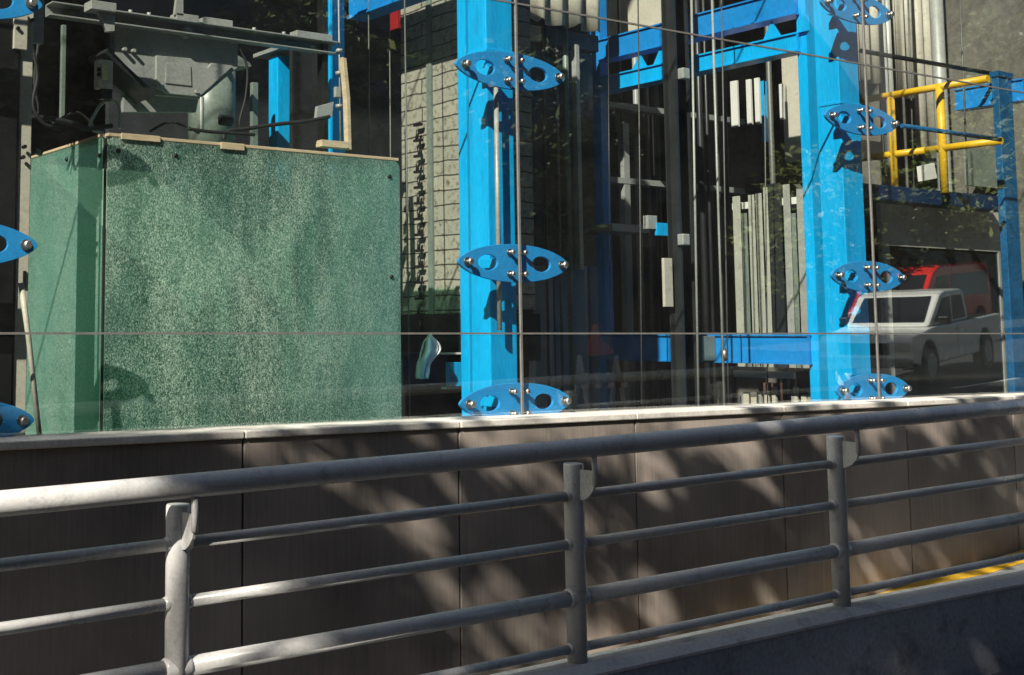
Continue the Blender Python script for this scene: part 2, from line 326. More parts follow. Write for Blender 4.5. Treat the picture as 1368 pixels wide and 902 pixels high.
# ------------------------------------------------------------------ ground, pavement, kerb, ramp
YR = -1.81                                   # line of the railing
XP3 = 6.25
KT = lambda x: .652 + .0235*(x-XP3)          # top of the kerb
KE = lambda x: KT(x) - .0165*max(0, x-6.25)              # kerb flattens beyond the third post
def gz(x):                                   # street level: rises to the right, steeper up the hill
    z = KT(min(x, 9)) - .50
    return z + (min(max(x, 9), 70)-9)*.072
xs = [-200, -60, -20] + [i for i in range(-10, 80, 3)] + [120, 260]
def sheet(name, y0, y1, dz, m):
    mb = MB()
    for a, b in zip(xs, xs[1:]): mb.add([(a, y0, gz(a)+dz), (b, y0, gz(b)+dz), (b, y1, gz(b)+dz), (a, y1, gz(a)+dz)], [(0,1,2,3)])
    return struct(mb.build(name, m, fix=False, origin=False))
sheet('street', -260, -1.9, -.125, asph)
mb = MB()
for a, b in zip(xs, xs[1:]):
    q = [(a,-3.9),(b,-3.9),(b,-1.95),(a,-1.95)]
    mb.add([(x, y, gz(x)) for x, y in q]+[(x, y, gz(x)-.2) for x, y in q], [(0,1,2,3),(0,4,5,1)])
struct(mb.build('pavement', pave, fix=False, origin=False))
mb = MB()
for k in range(14):
    x = -12+k*5.0; mb.add([(x, -7.35, gz(x)-.121), (x+2.2, -7.35, gz(x+2.2)-.121), (x+2.2, -7.23, gz(x+2.2)-.121), (x, -7.23, gz(x)-.121)], [(0,1,2,3)])
struct(mb.build('road_marking', white, fix=False, origin=False))
# kerb carrying the railing, chamfered front edge
mb = MB(); K0, K1 = YR-.112, YR+.052
prof = lambda x: [(K0, gz(-20)-.6), (K0, KE(x)-.030), (K0+.045, KE(x)), (K1, KE(x)), (K1, -3.0)]
for a, b in [(-20, 0), (0, 6.25), (6.25, 30)]:
    pa, pb = prof(a), prof(b); n = len(pa)
    vs = [(a, p[0], p[1]) for p in pa]+[(b, p[0], p[1]) for p in pb]
    mb.add(vs, [(i, i+1, n+i+1, n+i) for i in range(n-1)])
kb = struct(mb.build('kerb', kerbface, origin=False))
mb = MB()
for a, b in [(-20, 0), (0, 6.25), (6.25, 30)]:
    q = lambda x: [(K0-.004, KE(x)-.040), (K0-.004, KE(x)-.026), (K0+.044, KE(x)+.006), (K1+.004, KE(x)+.006), (K1+.004, KE(x)-.03)]
    vs = [(a, *p) for p in q(a)]+[(b, *p) for p in q(b)]; mb.add(vs, [(i, i+1, 5+i+1, 5+i) for i in range(4)])
mb.build('kerb_cap', kerbm, kb)
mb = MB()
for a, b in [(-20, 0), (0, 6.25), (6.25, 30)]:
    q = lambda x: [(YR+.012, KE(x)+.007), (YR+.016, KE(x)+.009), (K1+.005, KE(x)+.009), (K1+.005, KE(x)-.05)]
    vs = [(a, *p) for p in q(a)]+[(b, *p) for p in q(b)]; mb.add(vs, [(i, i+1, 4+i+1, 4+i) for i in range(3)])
mb.build('sunlit_strip', sunstrip, kb)  # raised pale strip drawn where sun falls along the back of the kerb
pa, pb = at(1150, 800, 0), at(1368, 734, 0)
RS = (pb.z-pa.z)/(pb.x-pa.x); RZ = lambda x: pa.z + RS*(x-pa.x)
mb = MB().add([(-20, K1-.02, RZ(-20)), (40, K1-.02, RZ(40)), (40, .02, RZ(40)), (-20, .02, RZ(-20))], [(0,1,2,3)])
struct(mb.build('ramp_floor', rampm, fix=False, origin=False))
mb = MB()
mb.add([(-18, -.25, RZ(-18)+.004), (38, -.25, RZ(38)+.004), (38, -.012, RZ(38)+.004), (-18, -.012, RZ(-18)+.004)], [(0,1,2,3)])
struct(mb.build('ramp_edge_marking', yline, fix=False, origin=False))

# ------------------------------------------------------------------ granite wall
YG = .25; YC = .49
CT = at(620, 557.5, YG).z
gw = thing('granite_wall', (6, 0, -1.5), 'brown granite clad wall in dappled shade under the glass, with stone coping', 'wall')
B((-9, .035, -3.2), (24, .30, CT-.044)).build('core', black, gw)
seams = [at(p, y, 0).x for p, y in ((325, 590), (615, 590), (852, 590), (1047, 590), (1213, 590), (1355, 590))]
pw = (seams[5]-seams[0])/5
for k in range(-7, 12):
    x0 = seams[0]+pw*k; B((x0+.007, 0, -3.1), (x0+pw-.007, .034, CT-.047)).build('cladding_panel', granite, gw, bevel=.004)
    B((x0+.003, -.022, CT-.044), (x0+pw-.003, .345, CT)).build('coping_stone', coping, gw, bevel=.008)

# ------------------------------------------------------------------ railing
rl = thing('railing', (5, YR, KT(5)), 'grey painted tubular steel railing on the concrete kerb beside the ramp', 'railing')
posts_x = [at(p, y, YR).x for p, y in ((237, 780), (768, 720), (1120, 690))]
sp = (posts_x[2]-posts_x[0])/2
px_all = [posts_x[0]-2*sp, posts_x[0]-sp, *posts_x, posts_x[2]+sp, posts_x[2]+2*sp, posts_x[2]+3*sp]
def rk(x, h): return KT(x)+h
xa, xb = px_all[0]-.6, px_all[-1]+.6
T([(x, YR-.125, rk(x, .979)) for x in (xa, 2, 6, xb)], .0455, 24).build('top_rail', rail_m, rl)
for h, r, nm in ((.750, .0235, 'middle_rail'), (.531, .0235, 'middle_rail'), (.291, .037, 'lower_rail'), (.066, .0215, 'bottom_rail')):
    for a, b in zip(px_all, px_all[1:]):
        T([(a, YR, rk(a, h)), (b, YR, rk(b, h))], r, 16).build(nm, rail_m, rl)
for x in px_all:
    k = KT(x)
    mb = T([(x, YR, KE(x)-.01), (x, YR, k+.890), (x, YR, k+.897)], [.046, .046, .043], 24)
    p = mb.build('post', rail_m, rl)
    mb = MB().prism([(YR-.036, k+.872), (YR-.145, k+.872), (YR-.145, k+.83), (YR-.130, k+.785), (YR-.10, k+.755), (YR-.07, k+.737), (YR-.036, k+.732)], 'x', x-.006, x+.006)
    mb.build('bracket_plate', rail_m, p)
    T([(x, YR-.138, k+.81), (x, YR-.134, k+.945)], .013, 10).build('bracket_rod', rail_m, p)
    for h, r in ((.750, .027), (.531, .027), (.291, .0425), (.066, .025)):
        T([(x-.058, YR, k+h), (x-.044, YR, k+h), (x+.044, YR, k+h), (x+.058, YR, k+h)], [r*.88, r*1.05, r*1.05, r*.88], 14).build('weld_collar', rail_m, p)

# ------------------------------------------------------------------ glass wall, joints, lens brackets
X1 = at(696, 446, YG).x; X2 = at(1171, 446, YG).x; PX = X2-X1
ZH = CAM.z+.002
ZT = at(930, 47, YG).z; PH = ZT-ZH
gwl = thing('glass_wall', (X1, YG, CT), 'frameless clear glass wall standing on the coping in front of the lift shafts', 'glass wall')
zl = [CT+.002, ZH, ZT, ZT+PH, 11.39]
for i in range(-2, 5):
    for a, b in zip(zl, zl[1:]):
        x0 = X1+PX*i+.011; x1 = X1+PX*(i+1)-.011
        MB().add([(x0, YG, a+.006), (x1, YG, a+.006), (x1, YG, b-.006), (x0, YG, b-.006)], [(0,1,2,3)]).build('glass_pane', glass, gwl, fix=False)
for i in range(-1, 5):
    B((X1+PX*i-.010, YG-.008, CT+.001), (X1+PX*i+.010, YG+.008, zl[-1])).build('joint_seal', seal, gwl, bevel=.003)
for z in zl[1:4]:
    for i in range(-2, 5): B((X1+PX*i+.013, YG-.007, z-.006), (X1+PX*(i+1)-.013, YG+.007, z+.006)).build('joint_seal', seal, gwl)

def ell(cx, cz, a, b, n=20): return [(cx+a*math.cos(2*math.pi*k/n), cz+b*math.sin(2*math.pi*k/n)) for k in range(n)]
def lens_loop(L, H, n=56):
    out = []
    for k in range(n):
        t = 2*math.pi*k/n; c, q = math.cos(t), math.sin(t)
        out.append((L/2*(abs(c)**.94)*(1 if c > 0 else -1), H/2*(abs(q)**1.28)*(1 if q > 0 else -1)))
    return out
LB, HB = .97, .255
bz = [at(1171, y, YG+.05).z for y in (17, 163, 370, 520)]
places = {0: ['cut by the frame, beside the head of the guide post', 'at mid height beside the guide post', 'by the foot of the guide post'],
          1: ['high beside the cream counterweight', 'halfway up the counterweight column', 'at the foot of the counterweight column'],
          2: ['topmost on the yellow guardrail column', 'second down the yellow guardrail column', 'third down the yellow guardrail column', 'lowest on the yellow guardrail column']}
bproto = []
for i in (0, 1, 2):
    X = X1+PX*(i-1)
    zz = bz if i == 2 else bz[1:]
    for j, z in enumerate(zz):
        YB = YG+.045
        pos = places[i][j]
        t = thing('glass_clamp', (X, YB, z), 'blue lens-shaped clamp, '+pos, 'glass clamp', 'lens-shaped clamps holding the glass wall')
        if not bproto:
            M = Matrix.Translation((X, YB, z))
            MB().plate(lens_loop(LB, HB), [ell(-.235, 0, .085, .052), ell(.235, 0, .085, .052)], M, .022).build('plate', bluecl, t, bevel=.003, seg=2)
            for dx, dz in ((-.415, 0), (.415, 0), (-.055, .072), (-.055, -.072), (.055, .072), (.055, -.072)):
                mb = T([(X+dx, YB-.039, z+dz), (X+dx, YB+.05, z+dz)], .013, 12)
                rb = .029 if abs(dx) > .3 else .022; mb.tube([(X+dx, YB-.010, z+dz), (X+dx, YB-.003, z+dz)], rb, 18); mb.tube([(X+dx, YB-.056, z+dz), (X+dx, YB-.046, z+dz), (X+dx, YB-.038, z+dz)], [rb*.55, rb*.8, rb*.8], 16)
                mb.build('bolt', steel, t)
            # standoff arm from plate back to the column
            B((X-.135, YB+.023, z-.03), (X-.065, YC+.01, z+.03)).build('standoff_arm', blue, t, bevel=.003)
            bproto = list(t.children)
        else:
            for c in bproto:
                d = c.copy(); COL.objects.link(d); d.parent = t

# ------------------------------------------------------------------ blue steel

def column(xf0, xf1, name, label, m=blue, depth=.31, z1=7.5):
    x0, x1 = xf0, xf1
    poly = [(x0, YC), (x1, YC), (x1, YC+depth+.1), (x0+.075, YC+depth+.1), (x0+.075, YC+depth), (x0, YC+depth*.62)]
    t = thing(name, ((x0+x1)/2, YC+.15, -1.2), label, 'column', 'blue steel columns')
    MB().prism(poly, 'z', -1.2, z1).build('shaft', m, t, bevel=.008)
    return t
c1a, c1b = at(655, 446, YC).x, at(691, 446, YC).x
c2a, c2b = at(1137, 446, YC).x, at(1158, 446, YC).x
col1 = column(c1a, c1b, 'steel_column', 'bright blue steel column beside the cream counterweight stack')
col2 = column(c2a-.02, c2b+.04, 'steel_column', 'bright blue steel column between the pale slats and the yellow guardrail', depth=.36)
for t, xa_, xb_ in ((col1, c1a, c1b), (col2, c2a-.02, c2b+.04)):   # splice plates
    for z in (4.05,):
        B((xa_-.008, YC-.008, z-.012), (xb_+.008, YC+.2, z+.012)).build('splice_plate', blue, t, bevel=.003)
# vertical stainless rod behind the joint
T([at(687, 132, .40), at(690, 432, .40)], .017, 12)
o = T([(X1-.055, .40, bz[1]-.1), (X1-.055, .40, ZH+.02)], .017, 12).build('stay_rod', galv); tag(o, 'slim grey steel stay rod standing behind the glass joint beside the blue column', 'rod')
XB = c2a
YBK = atx(806, 300, XB).y
def beam(name, lo, hi, label, m=bluebm, flange=True, group='blue steel beams'):
    """I-section running along Y, lo/hi = (X, y0, z0),(X+thick, y1, z1)"""
    (x0, y0, z0), (x1, y1, z1) = lo, hi
    t = thing(name, ((x0+x1)/2, (y0+y1)/2, min(z0, z1)), label, 'beam', group)
    f = .014; zlo, zhi = min(z0, z1), max(z0, z1)
    B((x0, y0, zlo+f+.001), (x0+.03, y1, zhi-f-.001)).build('web', m, t)
    B((x0-.02, y0, zlo), (x1, y1, zlo+f)).build('flange', m, t); B((x0-.02, y0, zhi-f), (x1, y1, zhi)).build('flange', m, t)
    return t
zA0 = atx(1000, 34, XB).z; zB0, zB1 = atx(1000, 82, XB).z, atx(1000, 58, XB).z
beam('steel_beam', (XB, YC+.42, zA0), (XB+.16, YBK, zA0+.23), 'deep blue steel beam running back from the column, uppermost of three')
beam('steel_beam', (XB, YC+.42, zB0), (XB+.16, YBK, zB1), 'slim bright blue steel beam just below the deep uppermost beam', m=blue)
zC0, zC1 = atx(1020, 486, XB).z, atx(1020, 447, XB).z
beam('steel_beam', (XB, YC+.42, zC0), (XB+.16, YBK, zC1), 'blue steel beam at the foot of the pale vertical slats')
bk = thing('steel_column', (XB, YBK, -1.2), 'slender dark blue column far back where the upper beams end', 'column', 'blue steel columns')
B((XB, YBK, -1.2), (XB+.12, YBK+.16, 7.5)).build('shaft', bluebm, bk, bevel=.006)
# bright triangles between the two upper beams: sun patches built as plates
for k, pxx in enumerate((852, 880, 1030, 1075)):
    y = atx(pxx, 70, XB).y
    o = MB().prism([(y-.10, zB1), (y+.10, zB1), (y, zB1+.16)], 'x', XB+.02, XB+.032).build('sun_patch_plate', blue)
    tag(o, 'small triangular blue plate standing for a sun patch between the upper beams, ' + ('farthest back', 'second from the back', 'third from the back', 'nearest the front column')[k], 'sun patch', 'sun patch plates between the upper beams')
# beam at top left of column 1
XL = c1a
zz = atx(500, 10, XL).z
beam('steel_beam', (XL, 1.0, atx(500, 14, XL).z), (XL+.16, atx(466, 20, XL).y, atx(500, 14, XL).z+.32), 'blue beam leaving the column by the counterweight at the very top')
# right-hand slim blue post
a, b = at(1344, 300, .85), at(1362, 300, .85)
t = thing('steel_post', (a.x, .85, -1.2), 'slim blue steel post at the far side of the dark lift cab', 'post')
B((a.x, .85, -1.2), (b.x, .92, at(1345, 98, .85).z)).build('shaft', blueshade, t, bevel=.005)
B((a.x-.012, .838, at(1345, 104, .85).z), (b.x+.012, .932, at(1345, 97, .85).z)).build('cap_plate', blueshade, t)
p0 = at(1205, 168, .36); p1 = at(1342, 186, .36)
o = T([(p0.x, .36, p0.z), (p1.x, .40, p1.z)], .020, 12).build('tie_rod', blueshade); tag(o, 'pale blue tie rod from the second clamp to the slim blue post', 'rod')
lo, hi = side(1276, 141, 1368, 112, 13.0, .15)
beam('steel_beam', lo, hi, 'short bright blue beam above the slim blue post beside the raw concrete')
a = at(1145, 252, 1.35); b = at(1347, 258, 1.35)
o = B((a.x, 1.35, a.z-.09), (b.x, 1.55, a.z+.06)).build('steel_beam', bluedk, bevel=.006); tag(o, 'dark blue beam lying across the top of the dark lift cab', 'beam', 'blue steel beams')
p0 = at(1150, 68, 1.0); p1 = at(1345, 102, 1.0)
o = T([(p0.x, 1.0, p0.z), (p1.x, 1.0, p1.z)], .022, 10).build('cross_bar', black); tag(o, 'thin black bar running behind the glass above the yellow guardrail', 'bar')

# ------------------------------------------------------------------ shaft room (setting of the lifts)
def wall(name, a, b, m, label):
    o = B(a, b).build(name, m); tag(o, label, 'wall'); return o
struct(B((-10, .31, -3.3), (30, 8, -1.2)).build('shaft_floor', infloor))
wall('shaft_back_wall', (-10, 7.2, -1.19), (30, 7.5, 11.9), inwall, 'dark concrete wall at the back of the lift shafts')
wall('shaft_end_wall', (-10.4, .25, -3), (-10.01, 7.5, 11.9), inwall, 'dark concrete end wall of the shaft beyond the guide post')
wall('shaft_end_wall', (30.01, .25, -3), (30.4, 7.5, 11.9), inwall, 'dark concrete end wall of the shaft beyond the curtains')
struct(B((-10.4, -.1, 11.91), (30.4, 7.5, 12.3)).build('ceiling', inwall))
o = B((-10.4, -.1, 11.4), (30.4, .2, 11.9)).build('fascia_band', dkgrey); tag(o, 'dark fascia band along the head of the glass wall', 'fascia')

# ------------------------------------------------------------------ green lift cab
YF = .82
g0 = at(140, 184, YF); g1 = at(534, 214, YF); xl, xr = g0.x, g1.x
ztop = (g0.z+g1.z)/2
yb = atx(36, 214, xl).y
zbot = -1.0
cab = thing('lift_cab', ((xl+xr)/2, (YF+yb)/2, zbot), 'glass lift cab of crazed green safety glass with a wooden batten on top', 'lift cab')
def rrect(x0, z0, x1, z1, r, n=5):
    pts = []
    for cx, cz, a0 in ((x1-r, z1-r, 0), (x0+r, z1-r, 90), (x0+r, z0+r, 180), (x1-r, z0+r, 270)):
        for k in range(n+1): t = rad(a0+90*k/n); pts.append((cx+r*math.cos(t), cz+r*math.sin(t)))
    return pts
MB().prism(rrect(xl+.018, zbot, xr, ztop, .05), 'y', YF, YF+.016).build('front_pane', [craze, clear_green], cab, bevel=.003)
MB().prism(rrect(YF+.022, zbot, yb, ztop-.0, .03), 'x', xl, xl+.016).build('side_pane', [craze_side, clear_green], cab, bevel=.003)
B((xl+.004, YF+.004, zbot), (xl+.017, YF+.020, ztop-.01)).build('corner_seal', rubber, cab)
B((xl+.06, YF+.05, zbot), (xr-.05, yb-.03, zbot+.08)).build('cab_floor', white, cab)
B((xl+.03, yb-.02, zbot), (xr-.03, yb, ztop-.02)).build('back_panel', white, cab); B((xr-.016, YF+.02, zbot), (xr-.001, yb, ztop)).build('side_pane', [craze_side, clear_green], cab)
B((xl+.02, YF+.035, ztop-.035), (xl+.05, yb-.02, ztop+.006)).build('top_channel', galv, cab)
B((xl+.055, YF+.02, ztop-.06), (xr-.06, YF+.045, ztop-.004)).build('top_channel', galv, cab)
B((xl+.02, YF-.004, ztop+.002), (xr-.01, YF+.045, ztop+.022)).build('wooden_batten', wood, cab, bevel=.003)
B((xl-.006, YF+.05, ztop+.002), (xl+.04, yb-.02, ztop+.020)).build('wooden_batten', wood, cab, bevel=.003)
B((xl+.10, YF-.018, ztop-.012), (xl+.36, YF-.005, ztop+.026)).build('batten_splice', wood, cab, bevel=.003)
B((xl+.78, YF-.018, ztop-.020), (xl+.95, YF-.005, ztop+.024)).build('batten_splice', wood, cab, bevel=.003)
for pxx, pyy in ((158, 202), (235, 208), (520, 236), (523, 370)):
    p = at(pxx, pyy, YF); T([(p.x, YF-.012, p.z), (p.x, YF+.004, p.z)], [.012, .016], 14).build('glass_bolt', black, cab)
for pxx, pyy in ((90, 213), (134, 208)):
    p = atx(pxx, pyy, xl); T([(xl-.012, p.y, p.z), (xl+.004, p.y, p.z)], [.012, .016], 14).build('glass_bolt', black, cab)
# ceiling of the cab carries cables, junctions
zt = ztop+.02
def top(px, py, Y): return at(px, py, Y)
# ------------------------------------------------------------------ guide post at the left
gp0 = at(22, 330, .62); gp1 = at(40, 330, .62)
gp = thing('guide_post', (gp0.x, .62, -1.2), 'tall cream and grey guide post next to the green lift cab', 'post')
B((gp0.x, .62, -1.2), (gp1.x-.004, .66, 4.5)).build('flange', cream, gp, bevel=.004)
B((gp0.x+.02, .661, -1.2), (gp0.x+.045, .86, 4.5)).build('web', greym, gp)
B((gp0.x-.13, .60, -1.2), (gp0.x-.02, .80, 4.5)).build('channel', black, gp)
lo, hi = rect(19, 14, 37, 66, .58, .03); B(lo, hi).build('splice_plate', cream, gp, bevel=.003)
lo, hi = rect(42, -20, 59, 58, .72, .03); B(lo, hi).build('splice_plate', greym, gp, bevel=.003)
lo, hi = rect(31, 362, 35, 385, .61, .008); B(lo, hi).build('slot', black, gp)
for pxx, pyy in ((24, 38), (43, 27), (31, 210), (33, 196)): p = at(pxx, pyy, .575); T([(p.x, .565, p.z), (p.x, .60, p.z)], .011, 10).build('bolt', black, gp)
p0 = at(28, 378, .40); p1 = at(38, 450, .41); p2 = at(54, 592, .43)
o = MB().tube([p0, p1, p2], [.016, .015, .014], 10).build('conduit', cream); tag(o, 'thin leaning cream conduit between the guide post and the green cab', 'conduit')
# clamp under the post head
p = at(33, 197, .70)
t = thing('rail_clamp', p, 'black steel clamp bolted to the guide post at the cab corner', 'clamp')
B((p.x-.04, .70, p.z-.03), (p.x+.05, .76, p.z+.02)).build('jaw', black, t); T([(p.x+.02, .69, p.z-.13), (p.x+.02, .69, p.z+.05)], .016, 8).build('bolt', black, t)
T([(p.x+.05, .73, p.z), (p.x+.13, .80, p.z-.01)], .02, 8).build('arm', black, t)

# ------------------------------------------------------------------ machinery above the cab
YM = 1.55
cb0 = at(60, 10, YM); cb1 = at(442, 62, YM)
zc = at(240, 40, YM).z
ch = thing('crosshead_beam', ((cb0.x+cb1.x)/2, YM, zc-.06), 'dirty grey crosshead channel spanning above the green lift cab', 'beam')
B((cb0.x, YM-.02, zc-.030), (cb1.x, YM-.008, zc+.030)).build('web', greym, ch)
B((cb0.x, YM-.13, zc+.031), (cb1.x, YM-.008, zc+.041)).build('flange', greym, ch, bevel=.002); B((cb0.x, YM-.09, zc-.041), (cb1.x, YM-.008, zc-.031)).build('flange', greym, ch, bevel=.002)
for pxx in (160, 185, 210, 248, 262, 300, 352, 392, 430):
    p = at(pxx, 40, YM-.2); T([(p.x, YM-.07, zc+.041), (p.x, YM-.07, zc+.07)], .014, 8).build('bolt', galv, ch)
for a, b in ((225, 255), (262, 300), (385, 432)):
    x0, x1 = at(a, 40, YM).x, at(b, 40, YM).x; B((x0, YM-.12, zc+.042), (x1, YM-.02, zc+.085)).build('clip_plate', galv, ch, bevel=.003)
# trapezoid gearbox plate
Y2 = YM+.02
def outline(pts, Y): return [((q := at(x, y, Y)).x, q.z) for x, y in pts]
gb = thing('machine_frame', (at(230, 90, Y2).x, Y2, at(230, 150, Y2).z), 'grey trapezoid machine plate hanging under the crosshead above the cab', 'machine')
MB().prism(outline([(154, 28), (318, 52), (318, 90), (268, 132), (206, 127), (154, 72)], Y2), 'y', Y2, Y2+.03).build('plate', greym, gb, bevel=.003)
MB().prism(outline([(209, 74), (255, 78), (268, 88), (278, 90), (283, 84), (312, 88), (267, 129), (224, 125), (218, 121), (209, 118)], Y2-.03), 'y', Y2-.03, Y2-.004).build('cover', galv, gb, bevel=.003)  # paler piece: sunlit lower part of the plate put into colour and outline
MB().prism(outline([(222, 84), (255, 88), (256, 115), (221, 111)], Y2-.038), 'y', Y2-.038, Y2-.031).build('inspection_plate', galv, gb, bevel=.002)
p = at(246, 44, Y2); T([(p.x, Y2-.06, p.z), (p.x, Y2+.01, p.z)], .045, 20).build('bearing_boss', galv, gb); T([(p.x, Y2-.062, p.z), (p.x, Y2-.058, p.z)], .03, 16).build('bearing_cap', white, gb)
for pxx, pyy in ((216, 116), (262, 123), (158, 36), (312, 56), (166, 66), (178, 68)): p = at(pxx, pyy, Y2-.03); T([(p.x, Y2-.05, p.z), (p.x, Y2+.0, p.z)], .013, 8).build('bolt', galv, gb)
MB().prism(outline([(166, 105), (268, 120), (262, 150), (164, 150)], Y2+.16), 'y', Y2+.16, Y2+.20).build('base_plate', greym, gb, bevel=.003)
# slanted flange
q = [at(x, y, Y2-.10) for x, y in ((140, 68), (205, 128))]
d = (q[1]-q[0]).normalized(); n_ = Vector((-d.z, 0, d.x))*.02
MB().prism([(q[0].x-n_.x, q[0].z-n_.z), (q[1].x-n_.x, q[1].z-n_.z), (q[1].x+n_.x, q[1].z+n_.z), (q[0].x+n_.x, q[0].z+n_.z)], 'y', Y2-.12, Y2+.16).build('slanted_flange', dkgrey, gb, bevel=.003)
# hanger block
lo, hi = rect(122, 2, 156, 14, YM-.35, .12); o = B(lo, hi).build('hanger_plate', galv, bevel=.004); tag(o, 'pale sheet hanger plate at the end of the crosshead near the guide post', 'hanger plate')
p = at(144, 30, YM-.3); o = MB().prism([(p.x-.07, p.z+.06), (p.x+.05, p.z+.05), (p.x+.05, p.z-.05), (p.x, p.z-.06)], 'y', YM-.3, YM-.26).build('hanger_lug', galv, bevel=.003); tag(o, 'small folded lug below the pale hanger plate', 'lug')
p0, p1 = at(237, 22, YM-.1), at(240, -30, YM-.1); o = MB().prism([(p0.x-.03, zc+.07), (p0.x+.035, zc+.07), (p0.x+.03, zc+.40), (p0.x+.01, zc+.40)], 'y', YM-.12, YM-.09).build('rope_hitch', galv); tag(o, 'tapered steel rope hitch standing on top of the crosshead', 'rope hitch')
# limit switch with its cables
p = at(141, 100, 1.15)
t = thing('limit_switch', p, 'small cream limit switch box with a pale yellow front beside the machine plate', 'switch')
lo, hi = rect(132, 80, 151, 118, 1.15, .08); B(lo, hi).build('case', cream, t, bevel=.006)
lo2, hi2 = rect(137, 86, 143, 107, 1.14, .008); B(lo2, hi2).build('label_plate', surf('pale_yellow_label', (.62, .60, .26), .5), t)
lo2, hi2 = rect(131, 90, 135, 95, 1.14, .02); B(lo2, hi2).build('key', black, t); lo2, hi2 = rect(131, 97, 135, 102, 1.14, .02); B(lo2, hi2).build('key', black, t)
lo2, hi2 = rect(137, 119, 150, 132, 1.16, .06); B(lo2, hi2).build('gland', dkgrey, t)
def cable(pts, Ys, r, label, m=rubber, name='cable', group=None):
    P = [at(x, y, Y) for (x, y), Y in zip(pts, Ys)]
    # Catmull-Rom
    Q = []
    for i in range(len(P)-1):
        a, b, c, d = P[max(i-1, 0)], P[i], P[i+1], P[min(i+2, len(P)-1)]
        for k in range(6):
            u = k/6; Q.append(.5*((2*b)+(c-a)*u+(2*a-5*b+4*c-d)*u*u+(-a+3*b-3*c+d)*u**3))
    Q.append(P[-1]); o = MB().tube(Q, r, 8).build(name, m); tag(o, label, 'cable', group); return o
cable([(160, 172), (158, 140), (140, 136), (128, 150), (120, 170), (138, 178)], [1.2]*6, .011, 'grey flexible conduit looping from the limit switch to the cab roof', galv)
cable([(36, 150), (48, 156), (90, 163), (120, 172), (150, 168)], [1.2]*5, .016, 'bundle of black cable lying across the cab near the guide post')
cable([(42, 60), (50, 100), (44, 140), (58, 165), (80, 172)], [1.1]*5, .012, 'black cable dropping beside the guide post onto the cab roof')
cable([(52, 52), (46, 110), (52, 150), (40, 158)], [1.15]*4, .010, 'thin black cable hanging from the grey splice plate')
cable([(299, 186), (303, 176), (330, 172), (372, 166), (410, 162), (440, 156)], [1.3]*6, .014, 'dark hose rising along the cab roof past the blue post')
cable([(250, 172), (280, 176), (310, 178), (340, 180)], [1.25]*4, .012, 'slack black cable on the cab roof under the machine plate')
cable([(318, 60), (330, 90), (328, 130), (320, 165), (330, 182)], [1.5]*5, .009, 'black wire curling down beside the grey green cover')
cable([(70, 165), (100, 150), (118, 160), (128, 172)], [1.3]*4, .008, 'loose loop of thin black wire on the cab roof edge')
cable([(200, 176), (224, 164), (246, 168), (266, 178)], [1.3]*4, .009, 'loose black wire under the grey machine base')
# vertical tubes
lo, hi = rect(82, 33, 88, 158, 1.9, .03); o = B(lo, hi).build('light_strip_tube', greeng, bevel=.004); tag(o, 'pale grey green upright tube in the dark above the cab', 'tube')
o = T([at(270, 130, 1.45), at(270, 174, 1.45)], .014, 10).build('support_rod', white); tag(o, 'short pale rod standing under the corner of the machine plate', 'rod')
# motor casing: tall half-round sheet cover
p = at(312, 120, 2.0)
t = thing('motor_cover', (p.x, 2.15, at(312, 190, 2.0).z), 'grey green rounded sheet cover standing beside the machine plate', 'motor cover')
w0, w1 = at(280, 120, 2.0).x, at(337, 120, 2.0).x; mx_ = (w0+w1)/2; rr_ = (w1-w0)/2
MB().tube([(mx_, 2.3, at(312, 200, 2.0).z), (mx_, 2.3, at(312, 82, 2.0).z)], rr_, 20).build('shell', greeng, t)
MB().prism(outline([(316, 73), (334, 84), (336, 89), (316, 88)], 1.9), 'y', 1.9, 2.1).build('lid_flap', galv, t)
p = at(312, 158, 1.9); B((p.x-.09, 1.93, p.z-.05), (p.x+.03, 1.99, p.z+.03)).build('access_port', black, t, bevel=.02)
# blue post and panels behind cab
x0, x1 = at(371, 130, 2.3).x, at(388, 130, 2.3).x
t = thing('steel_post', (x0, 2.3, -1), 'short bright blue steel post seen above the green cab', 'post'); B((x0, 2.3, -1), (x1, 2.44, at(376, 74, 2.3).z)).build('shaft', blue, t, bevel=.005)
B((x0-.05, 2.2, at(376, 70, 2.3).z), (x1+.05, 2.6, at(376, 70, 2.3).z+.03)).build('head_plate', greym, t)
lo, hi = rect(390, 60, 431, 260, 2.1, .04); o = B(lo, hi).build('steel_cabinet', dkgrey, bevel=.004); tag(o, 'plain dark grey sheet steel cabinet next to the short blue post', 'cabinet')
lo, hi = rect(337, 110, 345, 260, 2.2, .04); o = B(lo, hi).build('light_strip_tube', greeng, bevel=.004); tag(o, 'pale grey green upright beside the short blue post', 'tube')
lo, hi = rect(30, -40, 320, 30, 4.2, .06); 
lo, hi = rect(432, -60, 439, 560, 1.5, .08); o = B(lo, hi).build('guide_rail', black, bevel=.004); tag(o, 'black guide rail rising behind the corner of the green cab', 'rail')
lo, hi = rect(441, -60, 461, 560, 1.7, .14); t = thing('steel_post', (lo[0], 1.7, lo[2]), 'shaded blue post behind the turnbuckle rod above the cab', 'post'); B(lo, hi).build('shaft', blue, t, bevel=.005)
tb = thing('turnbuckle_rod', at(452, 180, 1.45), 'thin steel rod with a turnbuckle and nuts in front of the shaded blue post', 'rod')
T([at(452, -20, 1.45), at(455, 196, 1.45)], .006, 8).build('rod', galv, tb)
for yy in (68, 98, 142): p = at(453, yy, 1.45); T([(p.x, 1.45, p.z-.012), (p.x, 1.45, p.z+.012)], .028, 6).build('nut', galv, tb)
lo, hi = rect(448.5, 116, 456, 130, 1.44, .03); B(lo, hi).build('turnbuckle', galv, tb, bevel=.004)
